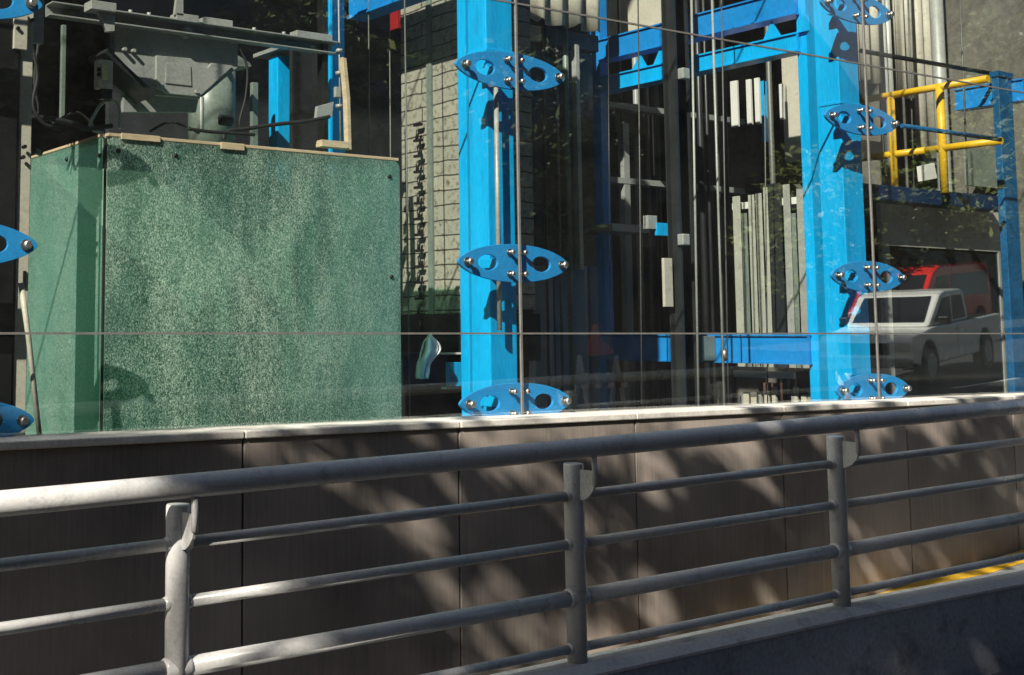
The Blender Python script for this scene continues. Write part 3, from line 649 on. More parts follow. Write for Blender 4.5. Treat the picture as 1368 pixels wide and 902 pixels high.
q = [at(x, y, 1.35) for x, y in ((458, 76), (463, 78), (468, 130), (470, 200), (465, 200), (463, 132))]
o = MB().prism([(v.x, v.z) for v in q], 'y', 1.35, 1.40).build('timber_prop', wood, bevel=.003); tag(o, 'rough pale timber prop leaning on the green cab roof', 'timber')
lo, hi = rect(430, 188, 465, 197, 1.3, .08); o = B(lo, hi).build('timber_offcut', wood, bevel=.003); tag(o, 'short timber offcut lying at the foot of the timber prop', 'timber')
q = [at(x, y, 1.4) for x, y in ((424, 142), (446, 136), (444, 156), (422, 160))]
o = MB().prism([(v.x, v.z) for v in q], 'y', 1.4, 1.43).build('bracket_plate', galv, bevel=.003); tag(o, 'tilted bare metal bracket beside the black guide rail', 'bracket')
# thin ropes in the dark bay
for k, (pxx, Y) in enumerate(((492, 1.9), (520, 2.0))):
    o = T([at(pxx, -40, Y), at(pxx+4, 560, Y)], .006, 6).build('lift_rope', ropem); tag(o, ('steel lift rope near the timber prop', 'steel lift rope just in front of the red box')[k], 'rope', 'lift ropes')
lo, hi = rect(531, 13, 545, 39, 2.6, .12); t = thing('red_box', (lo[0], 2.6, lo[2]), 'small red electrical box above the counterweight', 'box'); B(lo, hi).build('case', redp, t, bevel=.006)
lo, hi = rect(534, 18, 542, 30, 2.592, .007); B(lo, hi).build('cover', redp, t)

# ------------------------------------------------------------------ counterweight stack
XW = c1b+.22
lo, hi = side(537, 420, 640, 160, XW, .5)
z1 = atx(560, 150, XW).z; z0 = atx(560, 420, XW).z; y0, y1 = hi[1], lo[1]
cw = thing('counterweight', (XW+.2, (y0+y1)/2, z0), 'tall stack of stained cream filler blocks behind the blue column', 'counterweight')
z1 += 2.6; mb = MB().prism(rrect(y0-.1, z0, y1, z1, .03), 'x', XW, XW+.45); mb.build('block_stack', blocks, cw, bevel=.006)
B((XW-.02, y1-.42, z0), (XW-.002, y1-.36, z1-.02)).build('side_rail', greeng, cw)
B((XW-.03, y0-.15, z0-.35), (XW+.45, y1+.1, z0-.002)).build('frame', black, cw)
# chain with links
chn = MB(); p = atx(557, 290, XW-.06); yc = p.y
zt_, zb_ = atx(557, 165, XW-.06).z, atx(557, 440, XW-.06).z
n = 26
for k in range(n):
    z = zt_+(zb_-zt_)*k/n; h = (zt_-zb_)/n
    chn.box((XW-.065, yc-.055, z-h*.32), (XW-.035, yc+.035, z)) if k % 2 == 0 else chn.tube([(XW-.05, yc-.01, z+.01), (XW-.05, yc-.01+.02*math.sin(k*1.7), z-h-.01)], .014, 6)
o = chn.build('cable_chain', black); tag(o, 'black cable drag chain hanging down the cream counterweight', 'chain')
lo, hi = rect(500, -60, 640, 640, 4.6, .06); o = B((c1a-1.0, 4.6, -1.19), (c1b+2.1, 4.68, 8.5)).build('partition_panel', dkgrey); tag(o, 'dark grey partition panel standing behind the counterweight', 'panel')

# platform with cloth at the bottom
lo, hi = rect(548, 474, 628, 515, 1.5, .5)
t = thing('pit_platform', ((lo[0]+hi[0])/2, 1.5, lo[2]), 'low blue steel pit platform between the green cab and the blue column', 'platform')
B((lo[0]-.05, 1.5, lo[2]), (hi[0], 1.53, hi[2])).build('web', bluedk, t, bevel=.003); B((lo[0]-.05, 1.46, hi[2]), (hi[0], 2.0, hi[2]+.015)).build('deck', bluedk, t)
lo2, hi2 = rect(601, 484, 640, 516, 1.30, .05); B(lo2, hi2).build('bracket', blue, t, bevel=.004)  # brighter blue piece: sunlit part of the dark platform beam put into colour
lo2, hi2 = rect(594, 471, 630, 473.5, 1.32, .06); B(lo2, hi2).build('edge_strip', white, t); lo2, hi2 = rect(596, 517, 630, 520, 1.32, .06); B(lo2, hi2).build('edge_strip', white, t)
# cloth: draped folded sheet
cl = MB(); nu, nv = 14, 16; grid = []
for j in range(nv+1):
    v = j/nv
    for i in range(nu+1):
        u = i/nu
        wl, wr = 557+6*(1-v)**2*2, 577+12*math.exp(-((v-.35)/.22)**2)+4*(1-v)-6*v
        if v < .15: wl += (0.15-v)*40; wr -= (.15-v)*50
        P = at(wl+(wr-wl)*u, 446+v*60, 1.15+.05*math.sin(u*9+v*2)+.03*math.sin(u*17-v*4))
        cl.v.append(P)
for j in range(nv):
    for i in range(nu): a = j*(nu+1)+i; cl.f.append((a, a+1, a+nu+2, a+nu+1)); cl.sm.append(True)
o = cl.build('hanging_cloth', cloth_m, fix=False); sm = o.modifiers.new('thick', 'SOLIDIFY'); sm.thickness = .01; tag(o, 'white cloth draped over the pit platform beside the green cab', 'cloth')
T([at(577, 445, 1.45), at(575, 560, 1.45)], .01)

# ------------------------------------------------------------------ middle bay
for k, (a, b) in enumerate(((716, 742), (743, 766), (767, 789), (790, 800))):
    lo, hi = rect(a, 355, b, 640, 3.2, .10)
    o = MB().prism([(lo[0], 3.2), (lo[0]+(hi[0]-lo[0])*.5, 3.14), (hi[0]-.01, 3.2), (hi[0]-.01, 3.3), (lo[0], 3.3)], 'z', lo[2], hi[2]).build('steel_cabinet', slate, bevel=.004)
    tag(o, 'slate grey folded cabinet behind the middle pane, ' + ('nearest the bright column', 'second from the bright column', 'third from the bright column', 'narrow one by the dark blue column')[k], 'cabinet', 'slate cabinet panels in the middle bay')
slab_late = [('shade_panel', 702, 66, 794, 354, 2.95, .03, black, 'added black panel shading the back column, above the slate cabinets in the middle bay', 'panel')]  # black panel added to keep the back column in shade
# corrugated cream curtain/blind at the top middle
def pleats(name, x0, x1, y0, y1, Y, n, m, label, cat, amp=.05, jag=0, group=None):
    mb = MB(); a, b = at(x0, (y0+y1)/2, Y), at(x1, (y0+y1)/2, Y); zt = at((x0+x1)/2, y0, Y).z; zb = at((x0+x1)/2, y1, Y).z
    N_ = n*6
    for i in range(N_+1):
        u = i/N_; x = a.x+(b.x-a.x)*u; y = Y+amp*math.sin(u*n*2*math.pi)
        mb.v += [Vector((x, y, zt)), Vector((x, y, zb+jag*(.5+.5*math.sin(u*n*6.28*.5))*random.random()))]
    for i in range(N_): mb.f.append((2*i, 2*i+1, 2*i+3, 2*i+2)); mb.sm.append(True)
    o = mb.build(name, m, fix=False); s_ = o.modifiers.new('thick', 'SOLIDIFY'); s_.thickness = .012; return tag(o, label, cat, group)
pleats('hanging_sheet', 704, 800, -60, 36, 2.7, 4, cream, 'cream corrugated sheet hanging at the top of the middle bay', 'sheet', .05, .08)
lo, hi = rect(704, 40, 800, 62, 3.0, .5); o = B(lo, hi).build('soffit_panel', dkgrey, bevel=.01); tag(o, 'dark soffit panel under the corrugated hanging sheet', 'panel')
lo, hi = side(808, 40, 893, -60, XB+.9, .06); o = B(lo, hi).build('wall_panel', cream); tag(o, 'cream wall panel with a slanting shadow behind the dark blue column', 'panel')
# guide rails of the second lift
for k, (a, b) in enumerate(((893, 905), (908, 923))):
    Yk = 1.7+.15*k; x0, x1 = at(a, 300, Yk).x, at(b, 300, Yk).x
    t = thing('guide_rail', (x0, Yk, -1.2), ('dark T-shaped lift guide rail, the one nearer the dark blue column', 'dark T-shaped lift guide rail beside the pale lift ropes')[k], 'rail', 'lift guide rails')
    B((x0, Yk, -1.2), (x1, Yk+.015, 7)).build('flange', dkgrey, t); B(((x0+x1)/2-.012, Yk-.09, -1.2), ((x0+x1)/2+.012, Yk-.001, 7)).build('web', dkgrey, t)
for yy in (98, 320):
    p = at(918, yy, 1.55); o = B((p.x-.05, 1.55, p.z-.05), (p.x+.04, 1.62, p.z+.05)).build('rail_clip', galv, bevel=.01); tag(o, 'small metal clip on the guide rail, ' + ('upper one' if yy < 200 else 'lower one'), 'clip', 'clips on the guide rails')
ropes = ((923, 934, 1.0, .010, 'thicker pale lift rope beside the guide rail'), (950, 969, .9, .010, 'pale lift rope ending in a socket above the coping'), (963, 974, 1.3, .006, 'fine pale wire next to the socketed rope'), (852, 858, 2.0, .006, 'fine wire hanging in the dark middle bay'), (812, 816, 1.2, .005, 'fine wire in front of the dark blue column'),
         (540, 548, 1.2, .006, 'fine wire in front of the counterweight'), (1020, 1026, 1.5, .006, 'fine dark wire crossing the slim blue beam'))
for (a, b, Y, r, lab) in ropes:
    o = T([at(a, -40, Y), at(b, 590, Y)], r, 8).build('lift_rope', (galv if r > .009 else ropem) if r > .005 else black); tag(o, lab, 'rope', 'lift ropes')
p = at(968, 474, .9); o = MB().tube([(p.x, .9, p.z-.05), (p.x, .9, p.z-.02), (p.x, .9, p.z+.02), (p.x, .9, p.z+.05)], [.016, .03, .03, .014], 10).build('rope_socket', steel); tag(o, 'shiny rope socket on the pale lift rope', 'socket')
# lit pieces in the dark bay
def slab(name, x0, y0, x1, y1, Y, d, m, label, cat, bevel=.003):
    lo, hi = rect(x0, y0, x1, y1, Y, d); o = B(lo, hi).build(name, m, bevel=bevel); return tag(o, label, cat)
for q_ in slab_late: slab(*q_)
slab('door_jamb', 888, 345, 899, 410, 1.66, .03, cream, 'short cream strip beside the guide rail at half height', 'strip')
slab('lit_patch_block', 866, 288, 878, 306, 1.72, .06, galv, 'small galvanised block standing for a lit patch in the middle bay', 'bracket')  # lit patch built as a pale block
slab('lit_patch_plate', 878, 298, 894, 315, 1.71, .03, blue, 'small square blue plate standing for a lit patch in the dark middle bay', 'plate')  # another lit patch, built as a blue plate
slab('lamp_housing', 822, 138, 862, 178, 3.6, .3, dkgrey, 'dark box-shaped lamp housing in the middle bay', 'lamp')
slab('upright_pipe', 838, 165, 846, 640, 3.4, .08, greym, 'grey pipe standing under the dark lamp housing', 'pipe')
slab('upright_pipe', 772, 60, 777, 360, 2.8, .06, galv, 'grey pipe between the cabinets and the dark blue column', 'pipe')
slab('floor_plinth', 818, 300, 868, 310, 2.9, .4, greym, 'narrow grey shelf in front of the standing pipe', 'shelf')
slab('beam_end_block', 860, 452, 906, 480, 2.8, .4, blue, 'blue block standing for the shaded end of the foot beam by the guide rails', 'block')  # shaded run of the foot beam built as a separate block

# dull conduits and risers standing in the dark bays
for k, (a_, b_, Y_, m_) in enumerate(((728, 731, 2.85, dkgrey), (746, 749, 2.85, ropem), (757, 763, 2.87, greeng), (832, 835, 3.6, dkgrey), (851, 857, 3.7, greym), (866, 870, 3.9, ropem), (876, 883, 4.2, dkgrey), (936, 942, 3.2, dkgrey), (947, 950, 3.0, dkgrey), (955, 962, 3.6, ropem), (971, 975, 3.1, dkgrey), (1032, 1037, 3.4, ropem))):
    x0, x1 = at(a_, 300, Y_).x, at(b_, 300, Y_).x
    o = T([((x0+x1)/2, Y_, -1.19), ((x0+x1)/2, Y_, 8.5)], (x1-x0)/2, 10).build('riser_pipe', m_)
    tag(o, 'slim dull riser pipe standing in the dark bay between the two bright columns', 'pipe', 'riser pipes in the dark bay')
for k, (yy, Y_) in enumerate(((132, 3.45), (236, 3.5))):
    a_, b_ = at(700, yy, Y_), at(985, yy+22, Y_); t = thing('cable_tray', (a_.x, Y_, a_.z), ('upper', 'lower')[k]+' dark cable tray crossing the bay between the two bright columns', 'cable tray')
    B((a_.x, Y_-.10, a_.z), (b_.x, Y_+.02, a_.z+.012)).build('bed', greym, t); B((a_.x, Y_-.105, a_.z), (b_.x, Y_-.101, a_.z+.06)).build('lip', greym, t)
    for q in range(3): T([(a_.x, Y_-.08+.03*q, a_.z+.03), ((a_.x+b_.x)/2, Y_-.075+.03*q, a_.z+.028), (b_.x, Y_-.08+.03*q, a_.z+.03)], .011, 6).build('tray_cable', (rubber, ropem, redp)[q], t)
# pale slats (screen) facing left, running back from column 2
XS = c2a+.62
sc = thing('slat_screen', (XS, 1.3, -1.0), 'screen of pale grey upright slats between the lift ropes and the blue column', 'screen')
slats = [(981, 991, 262), (1002, 1010, 260), (1012, 1020, 258), (1022.5, 1028, 250), (1049, 1058, 246), (1067, 1077, 252), (1078, 1089, 250)]
for a, b, yt in slats:
    A, Bq = atx(a, 350, XS), atx(b, 350, XS)
    B((XS, Bq.y, zC0-.05), (XS+.010, A.y, atx((a+b)/2, yt, XS).z)).build('slat', slatm if a < 1030 else galv, sc, bevel=.003)
for a, b, yt, m in ((992, 1001.5, 285, greeng), (1058, 1067, 285, greeng), (1029, 1048, 245, dkgrey)):
    A, Bq = atx(a, 350, XS+.05), atx(b, 350, XS+.05); B((XS+.03, Bq.y, zC0-.05), (XS+.035, A.y, atx((a+b)/2, yt, XS+.05).z)).build('infill_panel', m, sc)
A, Bq = atx(978, 276, XS+.08), atx(1090, 276, XS+.08); B((XS+.08, Bq.y, A.z-.035), (XS+.10, A.y, A.z+.03)).build('cross_rail', white, sc)
# hanging white strips above
for k, (a, b, y0_, y1_) in enumerate(((976, 985, 108, 170), (997, 1003, 106, 167), (1008, 1014, 104, 166), (1041, 1046, 112, 160))):
    o = B(*side(a, y1_, b, y0_, c2a+1.2, .03)).build('hanging_strip', white, bevel=.003); tag(o, 'short white strip hanging in the dark above the slat screen, ' + ('farthest from the bright column', 'second from the ropes', 'third from the ropes', 'closest to the bright column')[k], 'strip', 'white strips above the slat screen')
o = B(*side(1017, 190, 1022, 108, c2a+1.15, .04)).build('blue_strip', blue); tag(o, 'narrow blue strip hanging among the white strips', 'strip')
q = side(1046, 215, 1084, 60, c2a+1.4, .05); o = B(*q).build('curtain_panel', cream); tag(o, 'cream panel with a slanted shadow tucked behind the bright column', 'panel')
# low row of stubs
for k, (a, b, yt) in enumerate(((988, 993, 528), (993, 1000, 524), (1003, 1010, 531), (1011, 1017, 523), (1021, 1027, 523), (1031, 1036, 517), (1057, 1061, 526), (1060, 1065, 517), (1070, 1077, 528), (1079, 1085, 523), (1090, 1095, 523))):
    A, Bq = atx(a, 535, XS-.3), atx(b, 535, XS-.3)
    o = B((XS-.3, Bq.y, -1.0), (XS-.27, A.y, atx((a+b)/2, yt, XS-.3).z)).build('pale_stub', cream if k % 3 else galv, bevel=.003)
    tag(o, 'short pale post stub below the foot beam, one of a low uneven row', 'post', 'low row of pale post stubs')
A, Bq = atx(980, 500, XS-.2), atx(1060, 500, XS-.2); o = B((XS-.2, Bq.y, atx(1020, 505, XS-.2).z), (XS-.17, A.y, atx(1020, 496, XS-.2).z)).build('white_batten', white); tag(o, 'white horizontal batten under the blue foot beam', 'batten')
slab('brown_box', 1036, 512, 1053, 560, 2.2, .2, surf('brown_card', (.12,.06,.04), .8), 'brown box standing behind the low pale stubs', 'box')
q = at(948, 462, 1.9); slab('striped_panel', 938, 449, 956, 482, 1.9, .05, greeng, 'small grey green panel at the end of the foot beam', 'panel')

# ------------------------------------------------------------------ upper right bay
def yrail(px0, py0, px1, py1, X): return [atx(px0, py0, X), atx(px1, py1, X)]
XY = 12.3
yg = thing('yellow_guardrail', atx(1255, 245, XY), 'bright yellow tubular guardrail above the dark lift cab', 'guardrail')
T(yrail(1140, 136, 1320, 105, XY), .036, 14).build('top_rail', yellow, yg)
T(yrail(1238, 201, 1338, 188, XY), .036, 14).build('middle_rail', yellow, yg); T(yrail(1140, 213, 1237, 201, XY), .036, 14).build('middle_rail', yellow, yg)
p = atx(1255, 112, XY); T([(XY, p.y, p.z), (XY, p.y, p.z-1.1)], .040, 14).build('post', yellow, yg)
p = atx(1190, 130, XY); T([(XY, p.y, p.z), (XY, p.y, p.z-1.1)], .036, 14).build('post', yellow, yg)
wall('side_wall', (15.4, 1.2, -1), (15.7, 7.1, 8.5), rawconc, 'stained raw concrete wall beyond the yellow guardrail')
specs = [(1146, 1172, 5, 110, 2.6, cream), (1176, 1190, -20, 250, 2.9, galv), (1195, 1216, -20, 130, 2.7, cream), (1220, 1244, -20, 210, 3.0, cream)]
for k, (a, b, y0_, y1_, Y, m) in enumerate(specs):
    pleats('hanging_drape', a, b, y0_-80, y1_, Y, 2, m, ('cream drape directly behind the topmost clamp', 'grey pleated drape between two cream ones', 'short cream drape in the middle of the drapes', 'long cream drape nearest the pale pipes')[k], 'drape', .04, .05, 'drapes hanging behind the yellow guardrail')
for k, (a, b) in enumerate(((1251, 1261), (1265, 1273))):
    x0, x1 = at(a, 120, 2.5).x, at(b, 120, 2.5).x
    o = T([((x0+x1)/2, 2.5+.1*k, -1), ((x0+x1)/2, 2.5+.1*k, 8)], (x1-x0)/2, 14).build('upright_pipe', galv); tag(o, ('pale grey upright pipe behind the yellow post', 'thinner pale upright pipe beside the pipe behind the yellow post')[k], 'pipe')
for k, (a, b, Y) in enumerate(((1212, 1222, 1.6), (1281, 1294, 1.3))):
    o = T([at(a, -40, Y), at(b, 280, Y)], .009, 8).build('lift_rope', ropem); tag(o, ('steel rope among the drapes', 'steel rope passing in front of the yellow middle rail')[k], 'rope', 'lift ropes')
p = at(1150, 205, 1.7)
slab('cream_panel', 1147, 188, 1180, 212, 2.0, .05, cream, 'small cream panel below the second clamp', 'panel')
q = [at(x, y, 2.4) for x, y in ((1230, 222), (1248, 218), (1252, 238), (1232, 242))]
o = MB().prism([(v.x, v.z) for v in q], 'y', 2.4, 2.45).build('paper_sheet', white); tag(o, 'small tilted white board at the foot of the yellow post', 'board')
slab('glass_screen', 1292, 200, 1340, 250, 2.4, .04, greeng, 'grey green screen behind the yellow middle rail', 'screen')

# dark second cab behind glass
YD = 1.62
a0, a1 = at(1182, 400, YD).x, at(1344, 400, YD).x; zt2 = at(1190, 260, YD).z
dc = thing('lift_cab', ((a0+a1)/2, YD, -1.0), 'dark glazed lift cab with a grey header, on the pickup reflection', 'lift cab')
dc['label'] = 'dark glazed lift cab with a plain grey header below the yellow guardrail'
B((a0, YD, zt2-.52), (a1, YD+.05, zt2-.02)).build('header', coping, dc, bevel=.004)
B((a0-.02, YD-.03, zt2-.019), (a1+.04, YD+.05, zt2+.006)).build('cap_strip', white, dc)
B((a0, YD, -1), (a0+.12, YD+.05, zt2-.521)).build('jamb', greym, dc, bevel=.003); B((a1-.10, YD, -1), (a1, YD+.05, zt2-.521)).build('jamb', greym, dc, bevel=.003)
B((a0+.121, YD+.015, -1), (a1-.101, YD+.03, zt2-.521)).build('dark_pane', autogl, dc)
B((a0, YD+.051, -1), (a1, YD+1.3, zt2-.03)).build('body', black, dc)

# ------------------------------------------------------------------ things across the street (seen mirrored in the glass) and shade trees
def leaf_cloud(mb, centre, radii, n, size, keep=lambda p: True, clump=9, sg=.16):
    c = Vector(centre); k = 0
    while k < n:
        d = Vector((random.gauss(0,1), random.gauss(0,1), random.gauss(0,1))).normalized()*(random.random()**.45)
        p = c+Vector((d.x*radii[0], d.y*radii[1], d.z*radii[2]))
        for j in range(clump):
            q = p+Vector((random.gauss(0,sg), random.gauss(0,sg), random.gauss(0,sg*.75))); k += 1
            if not keep(q): continue
            s = size*random.uniform(.6, 1.3); a = Vector((random.gauss(0,1), random.gauss(0,1), random.gauss(0,.6))).normalized(); b = a.orthogonal().normalized(); b = (b*math.cos(k)+a.cross(b)*math.sin(k))
            o = len(mb.v); mb.v += [q-a*s, q+b*s*.42, q+a*s, q-b*s*.42]; mb.f.append((o, o+1, o+2, o+3)); mb.sm.append(False)
def tree(x, y, h, lobes, label, leafm, size=.13, group=None, rt=.16, clump=(9, .16)):
    z0 = gz(x)-.13
    t = thing('tree', (x, y, z0), label, 'tree', group)
    tr = MB(); zc_ = sum(l[0][2] for l in lobes)/len(lobes)
    tr.tube([(x, y, z0-.1), (x+.06, y+.05, z0+h*.4), (x-.05, y, z0+h*.75), (x, y+.05, zc_)], [rt, rt*.8, rt*.65, rt*.4], 10)
    for (c, r, n) in lobes: 
        e = Vector(c); s0 = Vector((x-.03, y, z0+h*.7)); m_ = (s0+e)/2+Vector((0,0,.2)); tr.tube([s0, m_, e], [rt*.45, rt*.3, rt*.12], 7)
        for q in range(4):
            e2 = e+Vector((random.uniform(-r[0], r[0])*.7, random.uniform(-r[1], r[1])*.7, random.uniform(-r[2], r[2])*.5)); tr.tube([m_, (m_+e2)/2+Vector((0,0,.15)), e2], [rt*.22, rt*.14, rt*.05], 5)
    tr.build('trunk', bark, t)
    cr = MB()
    for (c, r, n) in lobes: leaf_cloud(cr, c, r, n, size, clump=clump[0], sg=clump[1])
    cr.build('crown', leafm, t, fix=False)
    return t
# shade trees standing in the street behind the camera: crowns on the line from the wall to the sun
def onsun(X, y0, z, y):                  # point at depth y on the sun ray that ends at (X, y0, z)
    k = (y-y0)/SUN.y; return Vector((X+SUN.x*k, y, z+SUN.z*k))
def crown(spec): return [((*onsun(X, y0, z, y),), r, n) for (X, y0, z, y, r, n) in spec]
SG = 'street trees shading the wall'
YW, YP = 0., -1.85
tA = crown([(.4, YW, .75, -7.6, (1.8, .7, .62), 2600), (2.4, YW, .75, -7.7, (1.6, .7, .62), 2600), (3.35, YW, .72, -7.6, (1.0, .7, .62), 1300), (4.7, YW, .5, -7.5, (.6, .7, .6), 110), (5.5, YW, .9, -7.5, (.5, .6, .4), 70), (3.2, YW, .2, -7.5, (1.6, .6, .4), 900),
            (4.2, YP, 1.1, -7.4, (1.0, .7, .6), 1100), (3.3, YP, 1.38, -7.5, (.9, .5, .26), 420)])
tree(tA[1][0][0], -7.7, 9.5, tA, 'broad dense street tree shading the wall below the green cab', leafd, .14, SG)
tB = crown([(4.9, YW, .8, -4.7, (.6, .5, .55), 110), (6.1, YW, .75, -4.6, (.9, .5, .58), 230), (7.5, YW, .75, -4.8, (.9, .5, .58), 300), (8.8, YW, .7, -4.6, (.9, .5, .55), 300),
            (5.5, YP, 1.1, -7.4, (.6, .7, .6), 420), (6.5, YP, 1.1, -7.4, (.6, .7, .6), 200), (7.6, YP, .95, -7.5, (.9, .7, .6), 700), (6.9, YP, .35, -7.45, (1.6, .7, .25), 420)])
tree(-1.2, -5.6, 7.2, tB, 'thin crowned street tree dappling the middle of the wall', leafd, .15, SG, clump=(7, .10))
tC = crown([(10.0, YW, .7, -4.7, (.9, .5, .6), 300), (11.3, YW, .7, -4.6, (.9, .5, .6), 320), (12.8, YW, .8, -4.8, (1.0, .5, .6), 340),
            (9.4, YP, .8, -7.5, (.8, .7, .5), 380), (10.6, YP, .9, -7.5, (1.0, .8, .6), 600)])
tree(2.4, -7.3, 7.2, tC, 'thin crowned street tree dappling the wall near the yellow line', leafd, .15, SG, clump=(7, .10))

# buildings across the street; the tall ones sized to block sky light
def building(x0, x1, h, label, y0=-22., dx=4.6, m=None):
    z0 = gz((x0+x1)/2)-3; bd = thing('street_building', ((x0+x1)/2, y0-6, z0), label, 'building')
    B((x0, y0-13, z0), (x1, y0, h)).build('wall', m or facade, bd)
    B((x0-.3, y0-13.3, h+.01), (x1+.3, y0+.4, h+.5)).build('cornice', facade, bd)
    n = int((x1-x0-1.5)//dx); zb = max(gz(x0), gz(x1))+2.6
    for i in range(n):
        z = zb
        while z < h-2.4: B((x0+1.4+i*dx, y0+.005, z), (x0+1.4+i*dx+2.2, y0+.10, z+1.7)).build('window', winm, bd); z += 3.4
building(-50, -9, 28.5, 'tall dark office building down the street beyond the street trees')
building(-8.9, 17, 12.5, 'low dark building across the street mirrored behind the middle glass panes')
building(17.1, 44, 17, 'dark mid height building mirrored above the red van and pickup', y0=-28.)
building(-48, 43, 33.5, 'added unseen tower block cutting sky light, set back behind the low dark building', y0=-40.5)  # unseen tower added to cut the sky light on the wall
building(44.1, 90, 31, 'tall dark building up the hill beyond the red van')
HG = 'trees across the street'
kinds = [('dark round tree across the street, mirrored behind the glass clamps', leafd), ('light green tree with a wide crown across the street', leafl), ('dark green tree between the light tree and the red van', leafd), ('light green bushy tree mirrored above the red van', leafl), ('yellow green tree behind the red van', leafl), ('tall dark tree up the hill beyond the red van', leafd)]
for k, (x, y, h) in enumerate(((9, -15, 6.5), (15, -17, 7.5), (22, -18, 7.0), (33, -17, 4.2), (38, -15.5, 4.8), (46, -19, 9))):
    z = gz(x); tree(x, y, h*.8, [((x-.8, y, z+h*.72), (2.3, 2.0, 1.9), 1700), ((x+1.1, y+.4, z+h*.85), (2.2, 1.9, 1.7), 1700), ((x, y-.2, z+h*1.05), (1.8, 1.7, 1.4), 1200), ((x+.2, y+.8, z+h*.5), (2.0, 1.4, 1.0), 900)], kinds[k][0], kinds[k][1], .17, HG)

# vehicles (built in local coordinates: front at x=0, length along +x, then placed)
class Veh(MB):
    pass
def vehicle(name, label, cat, origin, heading_tail, build):
    t = thing(name, origin, label, cat)
    t.rotation_euler = (0, -math.atan(.072), math.atan2(heading_tail[1], heading_tail[0]))
    def add(mb, nm, m, parent=None, bevel=0):
        me_o = mb.build(nm, m, None, bevel=bevel, origin=False); me_o.parent = parent or t; return me_o
    build(add); return t
def wheel(add, x, y, r):
    s = 1 if y > 0 else -1
    w_ = add(T([(x, y-.11*s, r), (x, y-.10*s, r), (x, y+.08*s, r), (x, y+.11*s, r)], [r*.92, r, r, r*.93], 28), 'wheel', rubber)
    mb = T([(x, y+.085*s, r), (x, y+.118*s, r)], [r*.62, r*.58], 20)
    for k in range(6):
        a = k*math.pi/3; mb.box((x+math.cos(a)*r*.38-.03, y+.112*s, r+math.sin(a)*r*.38-.03), (x+math.cos(a)*r*.38+.03, y+.124*s, r+math.sin(a)*r*.38+.03))
    add(mb, 'rim', galv, w_)
def arc(cx, cz, r, a0, a1, n=8): return [(cx+r*math.cos(rad(a0+(a1-a0)*k/n)), cz+r*math.sin(rad(a0+(a1-a0)*k/n))) for k in range(n+1)]
def pickup(add):
    W = .88
    prof = [(0, .50), (0.02, .85), (.12, 1.0), (1.25, 1.10), (5.25, 1.12), (5.28, .55)] + arc(4.25, .42, .46, 15, 165) + [(3.75, .40), (1.45, .40)] + arc(.95, .42, .46, 15, 165) + [(.45, .42)]
    add(MB().prism(prof, 'y', -W, W), 'body', carwht, bevel=.035)
    cabp = [(1.20, 1.10), (1.95, 1.68), (2.2, 1.74), (3.15, 1.74), (3.35, 1.68), (3.50, 1.12)]
    add(MB().prism(cabp, 'y', -W+.09, W-.09), 'cab', carwht, bevel=.05)
    for s in (-1, 1):
        y = s*(W-.088)
        def q(pts): return MB().prism(pts, 'y', y, y+s*.006)
        add(q([(1.50, 1.17), (2.02, 1.60), (2.42, 1.63), (2.42, 1.17)]), 'window', autogl); add(q([(2.52, 1.17), (2.52, 1.63), (3.12, 1.62), (3.30, 1.17)]), 'window', autogl)
        add(MB().box((1.52, s*(W-.02), 1.12), (1.66, s*(W+.16), 1.28)), 'mirror', black, bevel=.02)
        add(MB().box((-.012, s*.50, .72), (.10, s*.86, .90)), 'headlight', white, bevel=.02)
        add(MB().box((5.20, s*.72, .75), (5.295, s*.87, 1.05)), 'tail_light', redp)
        add(MB().box((2.30, s*(W-.004), .98), (2.48, s*(W+.016), 1.01)), 'handle', galv)
        add(MB().box((2.45, s*(W-.004), .50), (2.456, s*(W+.003), 1.10)), 'door_seam', black)
        wheel(add, .95, s*(W-.09), .40); wheel(add, 4.25, s*(W-.09), .40)
    d = (Vector((1.95, 0, 1.68))-Vector((1.20, 0, 1.10))); n = Vector((-d.z, 0, d.x)).normalized()*.012
    a, b = Vector((1.30, 0, 1.177))+n, Vector((1.90, 0, 1.641))+n
    mb = MB(); vs = [(a.x, -W+.2, a.z), (a.x, W-.2, a.z), (b.x, W-.24, b.z), (b.x, -W+.24, b.z)]; mb.add(vs+[(v[0]+.02, v[1], v[2]-.02) for v in vs], [(0,1,2,3),(7,6,5,4),(0,4,5,1),(1,5,6,2),(2,6,7,3),(3,7,4,0)])
    add(mb, 'windscreen', autogl)
    add(MB().box((-.014, -.48, .66), (.08, .48, .88)), 'grille', black, bevel=.01); add(MB().box((-.09, -.88, .42), (.05, .88, .60)), 'bumper', galv, bevel=.03)
    add(MB().box((3.56, -.78, 1.0), (5.2, .78, 1.125)), 'bed_liner', black)
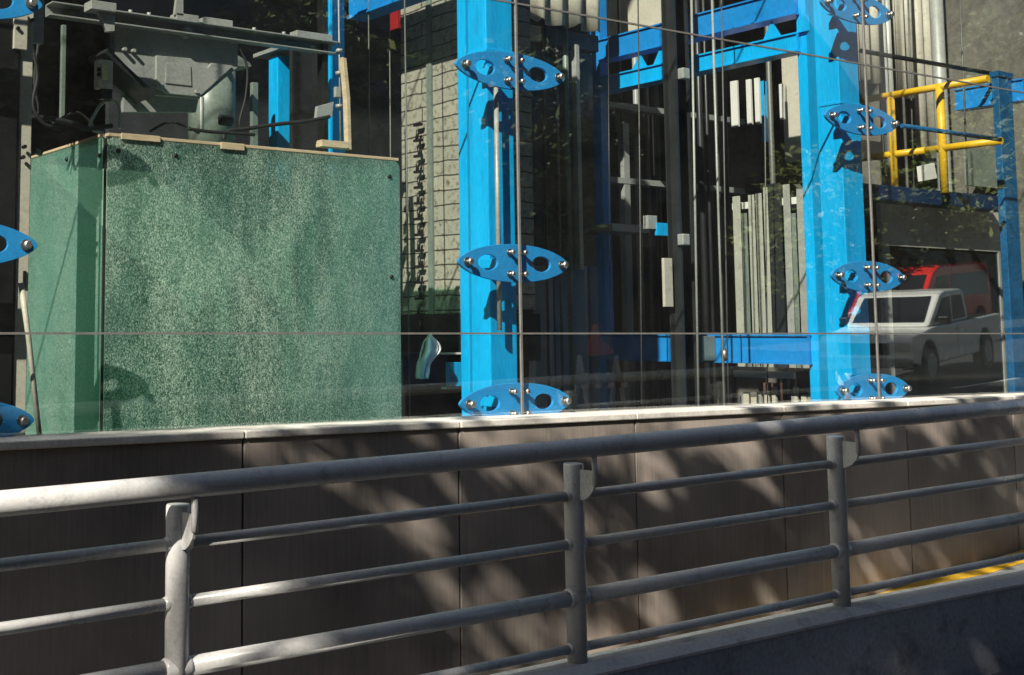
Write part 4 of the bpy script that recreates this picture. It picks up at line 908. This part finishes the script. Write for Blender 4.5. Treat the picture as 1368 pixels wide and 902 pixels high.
def van(add):
    W = .95
    prof = [(0, .45), (.02, .95), (.35, 1.15), (1.15, 1.9), (1.6, 2.08), (4.9, 2.08), (5.0, 1.95), (5.05, .5)] + arc(4.2, .40, .44, 15, 165) + arc(.95, .40, .44, 15, 165) + [(.45, .42)]
    add(MB().prism(prof, 'y', -W, W), 'body', carred, bevel=.05)
    for s in (-1, 1):
        y = s*(W+.001)
        add(MB().prism([(.95, 1.2), (1.35, 1.78), (2.1, 1.82), (2.1, 1.2)], 'y', y, y+s*.006), 'window', autogl); add(MB().prism([(2.25, 1.2), (2.25, 1.82), (4.8, 1.82), (4.8, 1.2)], 'y', y, y+s*.006), 'window', galv)
        wheel(add, .95, s*(W-.11), .37); wheel(add, 4.2, s*(W-.11), .37)
        add(MB().box((-.012, s*.55, .75), (.10, s*.9, .95)), 'headlight', white, bevel=.02); add(MB().box((.9, s*(W), 1.2), (1.05, s*(W+.2), 1.42)), 'mirror', black, bevel=.02)
    d = Vector((.8, 0, .75)); n = Vector((-d.z, 0, d.x)).normalized()*.012; a, b = Vector((.42, 0, 1.216))+n, Vector((1.10, 0, 1.853))+n
    mb = MB(); vs = [(a.x, -.82, a.z), (a.x, .82, a.z), (b.x, .78, b.z), (b.x, -.78, b.z)]; mb.add(vs+[(v[0]+.02, v[1], v[2]-.02) for v in vs], [(0,1,2,3),(7,6,5,4),(0,4,5,1),(1,5,6,2),(2,6,7,3),(3,7,4,0)])
    add(mb, 'windscreen', autogl); add(MB().box((-.08, -.95, .4), (.05, .95, .62)), 'bumper', black, bevel=.03)
def mirrored(px, py, depth_m):
    """ground point seen through the mirror of the glass at a picture column, at horizontal distance depth_m"""
    d = ray(px, py); h = math.hypot(d.x, d.y); x = CAM.x+d.x/h*depth_m; ym = CAM.y+d.y/h*depth_m; return x, 2*YG-ym
tx, ty = mirrored(1222, 480, 26.8); td = (.972, -.233)
ox, oy = tx+.88*td[1]*-1*0, ty
# near front corner at (tx,ty): shift by half width away from wall
nrm = Vector((td[1], -td[0])); cx, cy = tx+nrm.x*.9, ty+nrm.y*.9
vehicle('pickup_truck', 'dirty white double cab pickup truck mirrored in the glass below the drapes', 'pickup truck', (cx, cy, gz(cx)-.125), td, pickup)
vx, vy = mirrored(1225, 400, 38)
vehicle('red_van', 'red van with grey side windows mirrored behind the white pickup', 'van', (vx, vy-1.0, gz(vx)-.125), (.985, -.17), van)
# striped barricade mirrored in the middle
bx, by = mirrored(800, 510, 21.0); z = gz(bx)-.125
bc = thing('street_barricade', (bx, by, z), 'red and white street barricade mirrored in the glass of the middle bay', 'barricade')
for dx in (-.4, .4): MB().prism([(by-.25, z), (by-.19, z), (by+.02, z+1.25), (by-.02, z+1.25)], 'x', bx+dx-.03, bx+dx+.03).build('leg', white, bc); MB().prism([(by+.19, z), (by+.25, z), (by+.02, z+1.22), (by-.02, z+1.22)], 'x', bx+dx-.025, bx+dx+.025).build('leg', white, bc)
for k in range(7): B((bx-.5+k*.143, by+.10, z+.75), (bx-.5+(k+1)*.143-.003, by+.13, z+.98)).build('stripe_board', redp if k % 2 else white, bc)
for k in range(7): B((bx-.5+k*.143, by+.16, z+.25), (bx-.5+(k+1)*.143-.003, by+.19, z+.45)).build('stripe_board', white if k % 2 else redp, bc)
o = MB().prism([(bx-.2, z+1.24), (bx+.1, z+1.26), (bx+.35, z+1.3), (bx+.05, z+1.5), (bx-.05, z+1.75), (bx-.15, z+1.5)], 'y', by-.04, by+.06).build('warning_flag', orange, bevel=.01); tag(o, 'crumpled orange warning cloth on the street barricade', 'cloth')
